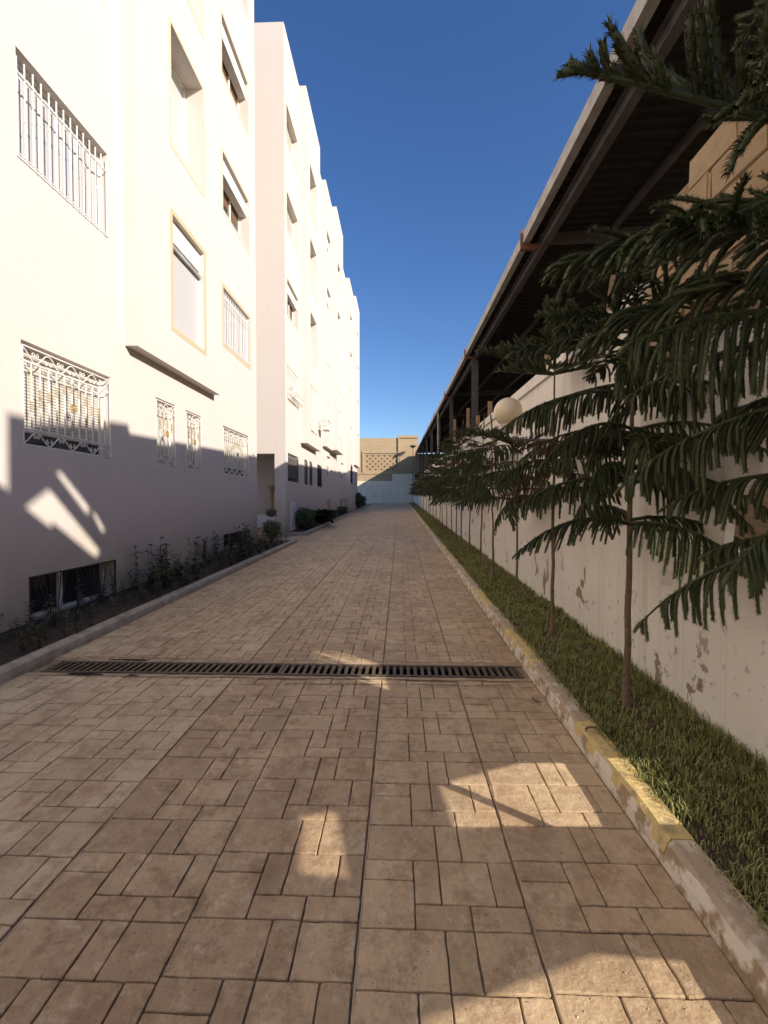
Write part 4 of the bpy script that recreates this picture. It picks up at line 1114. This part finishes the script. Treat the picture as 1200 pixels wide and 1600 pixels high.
# ------------------------------------------------------------------ plants on the left
def leaf_blob(name, n, fn, size, m, parent, seed):
    r_ = np.random.default_rng(seed); P = fn(r_, n); nv = r_.normal(size=(n, 3)); nv /= np.linalg.norm(nv, axis=1)[:, None]
    a = np.cross(nv, r_.normal(size=(n, 3))); a /= np.linalg.norm(a, axis=1)[:, None]; bb = np.cross(nv, a)
    s = size*r_.uniform(.6, 1.3, n)[:, None]
    V = np.stack([P-a*s, P+bb*s*.45, P+a*s, P-bb*s*.45], 1).reshape(-1, 3); F_ = np.arange(4*n).reshape(-1, 4)
    return link(name, np_mesh(name, V, [F_], m, np.repeat(r_.random(n), 4)), parent)
def ell(rx, ry, rz, cz, shell=.55):
    def f(r_, n):
        d = r_.normal(size=(n, 3)); d /= np.linalg.norm(d, axis=1)[:, None]; rad = (shell+(1-shell)*r_.random(n))[:, None]
        lump = (1+.22*np.sin(d[:, 0]*5+d[:, 1]*3)*np.sin(d[:, 2]*6+d[:, 0]*2))[:, None]
        P = d*rad*lump*np.array([rx, ry, rz]); P[:, 2] += cz; return P
    return f
def shrub(x, y, rx, ry, rz, cz, n, size, label, seed, name='shrub', cat='shrub'):
    t = empty(name, (x, y, g(y)+.05), label, cat)
    leaf_blob('foliage', n, ell(rx, ry, rz, cz), size, M_shrub, t, seed)
    b = MB()
    for i in range(5):
        a = i*1.26+seed; b.tube([(0,0,0),(.3*rx*math.cos(a),.3*ry*math.sin(a),cz*.5),(.6*rx*math.cos(a),.6*ry*math.sin(a),cz)], [.018,.012,.006], 5)
    link('stem', b.mesh('stem', M_trunk), t); return t
t = shrub(-3.72, 13.0, .28, .28, .26, .42, 1500, .030, 'clipped topiary shrub with a smaller ball on top at the end of the near bed', 5)
leaf_blob('foliage', 500, ell(.16, .16, .13, .88), .026, M_shrub, t, 6)
shrub(-3.85, 18.3, .42, .9, .42, .44, 3800, .040, 'dense dark rounded hedge shrub in front of the palm', 7)
shrub(-3.95, 22.5, .36, .9, .30, .34, 1800, .045, 'low dark shrub behind the palm below the dark windows', 8)
shrub(-4.05, 26.5, .32, 1.6, .24, .26, 1500, .05, 'low hedge along the wall under the small basement window', 9)
shrub(-4.1, 31.5, .40, 2.2, .26, .28, 1500, .06, 'low trailing hedge beside the meter cabinet', 10)
shrub(-4.05, 40.5, .62, 1.7, .80, .88, 3200, .08, 'tall dark bush at the far corner of the white block', 12)
shrub(-4.0, 45.5, .65, 1.6, .62, .68, 1800, .08, 'farthest rounded dark bush near the end wall', 13)
pt = empty('palm', (-3.72, 20.1, g(20)+.06), 'low spreading palm with feathery fronds in the bed by the second building', 'palm')
r_ = random.Random(3)
def frond(seed):
    q = random.Random(seed); b = MB(); pts = [(.95*s, 0, .75*s-.70*s*s) for s in [i/9 for i in range(10)]]
    b.tube(pts, [.012-.001*i for i in range(10)], 4)
    for i in range(3, 60):
        s = i/60; x = .95*s; z = .75*s-.70*s*s; ln = .30*math.sin(math.pi*min(1, s*.9+.1))+.05
        for sd in (-1, 1):
            e = (x+ln*.6, sd*ln*.85, z-ln*.25+q.uniform(-.02, .02)); b.quad((x, 0, z), (x+.018, 0, z), e, (x+ln*.3, sd*ln*.45, z+.03))
    return b.mesh('frond', M_shrub)
fm = [frond(1), frond(2)]
for i in range(17):
    o = link('frond', fm[i % 2], pt, (0, 0, .1), (0, R(-r_.uniform(-5, 45)), i*2.4)); s = r_.uniform(.75, 1.1); o.scale = (s, s, s)
b = MB(); b.lathe((0,0,0), [(.12,0),(.13,.12),(.08,.22),(.01,.25)], 8); link('trunk', b.mesh('trunk', M_trunk), pt)
# weeds in the near bed
def weed_mesh(h, seed):
    q = random.Random(seed); b = MB()
    for s_ in range(q.randint(2, 4)):
        a = q.uniform(0, 6.28); l_ = q.uniform(.05, .3)*h; n = 6
        pts = [(l_*math.cos(a)*(i/n)**1.3, l_*math.sin(a)*(i/n)**1.3, h*q.uniform(.85, 1)*i/n) for i in range(n+1)]
        b.tube(pts, [.004*(1-i/n*.7) for i in range(n+1)], 3, cap=False)
        for i in range(1, n+1):
            for k in range(4):
                a2 = q.uniform(0, 6.28); s = q.uniform(.022, .060); p = pts[i]; dz = q.uniform(-.5, .6)*s
                e = (p[0]+s*math.cos(a2), p[1]+s*math.sin(a2), p[2]+dz); c = (p[0]+s*.5*math.cos(a2+.5), p[1]+s*.5*math.sin(a2+.5), p[2]+dz*.5+.004); d = (p[0]+s*.5*math.cos(a2-.5), p[1]+s*.5*math.sin(a2-.5), p[2]+dz*.5)
                b.quad(p, c, e, d)
    me = b.mesh('weed', M_weed)
    at = me.attributes.new('tone', 'FLOAT', 'POINT'); at.data.foreach_set('value', [q.random()*.6 for _ in me.vertices]); return me
wm = [weed_mesh(.14+.05*i, i) for i in range(6)]
q = random.Random(5)
cand = []
for i in range(180):
    y = 3.6+9.6*q.random()**.9; x = -4.05+.78*q.random()
    big = 1.0+(.7 if (6.3 < y < 7.6 or 8.6 < y < 11) else -.15)
    cand.append((x, y, big*q.uniform(.6, 1.25), q.choice(wm), q.uniform(0, 6.28)))
for (x, y, s, me, a) in cand:
    o = tag(link('weed', me, None, (x, y, g(y)+.05), (0, 0, a)), 'straggly dusty weed growing in the dark soil bed by the nearest white building', 'weed', 'weeds in the near flower bed'); o.scale = (s, s, s)
grv = MB()
for i in range(500):
    x = -4.1+.85*q.random(); y = 3.3+10*q.random(); s = q.uniform(.008, .03); z = g(y)+.055
    grv.v += [(x-s,y-s*.6,z),(x+s*.8,y-s,z),(x+s,y+s*.7,z),(x-s*.5,y+s,z),(x,y,z+s*.9)]; k = len(grv.v)-5
    for f in ((k,k+1,k+4),(k+1,k+2,k+4),(k+2,k+3,k+4),(k+3,k,k+4)): grv.f.append(f); grv.m.append(0)
tag(link('gravel', grv.mesh('gravel', M_weed)), 'small clods and stones scattered over the soil bed', 'gravel', kind='stuff')
# dropped twigs on the kerb
for (x, y, z, a, lab) in ((1.12, 2.62, .125, .6, 'short dry brown twig lying on the kerb where bare meets yellow'), (1.0, 3.25, .015, 2.2, 'curled dark twig on the paving against the bare kerb')):
    b = MB(); b.tube([(.045*math.cos(t), .045*math.sin(t)*.8, .004) for t in [i*.4 for i in range(8)]], [.004, .006, .007, .007, .007, .006, .005, .003], 5)
    tag(link('twig', b.mesh('twig', M_trunk, True), None, (x, y, g(y)+z), (0, 0, a)), lab, 'twig')
q = random.Random(9)
deb = MB()
for i in range(260):
    y = 1.2+q.random()**1.5*9; x = -1.9+2.9*q.random() if q.random() < .5 else 1.0-.25*abs(q.gauss(0, 1)); s = q.uniform(.0012, .004); z = g(y)+.001
    deb.v += [(x-s,y-s,z),(x+s,y-s*.7,z),(x+s*.7,y+s,z),(x-s,y+s*.8,z),(x,y,z+s)]; k = len(deb.v)-5
    for f in ((k,k+1,k+4),(k+1,k+2,k+4),(k+2,k+3,k+4),(k+3,k,k+4)): deb.f.append(f); deb.m.append(0)
tag(link('grit', deb.mesh('grit', M_curb)), 'pale specks of grit scattered over the paving', 'grit', kind='stuff')
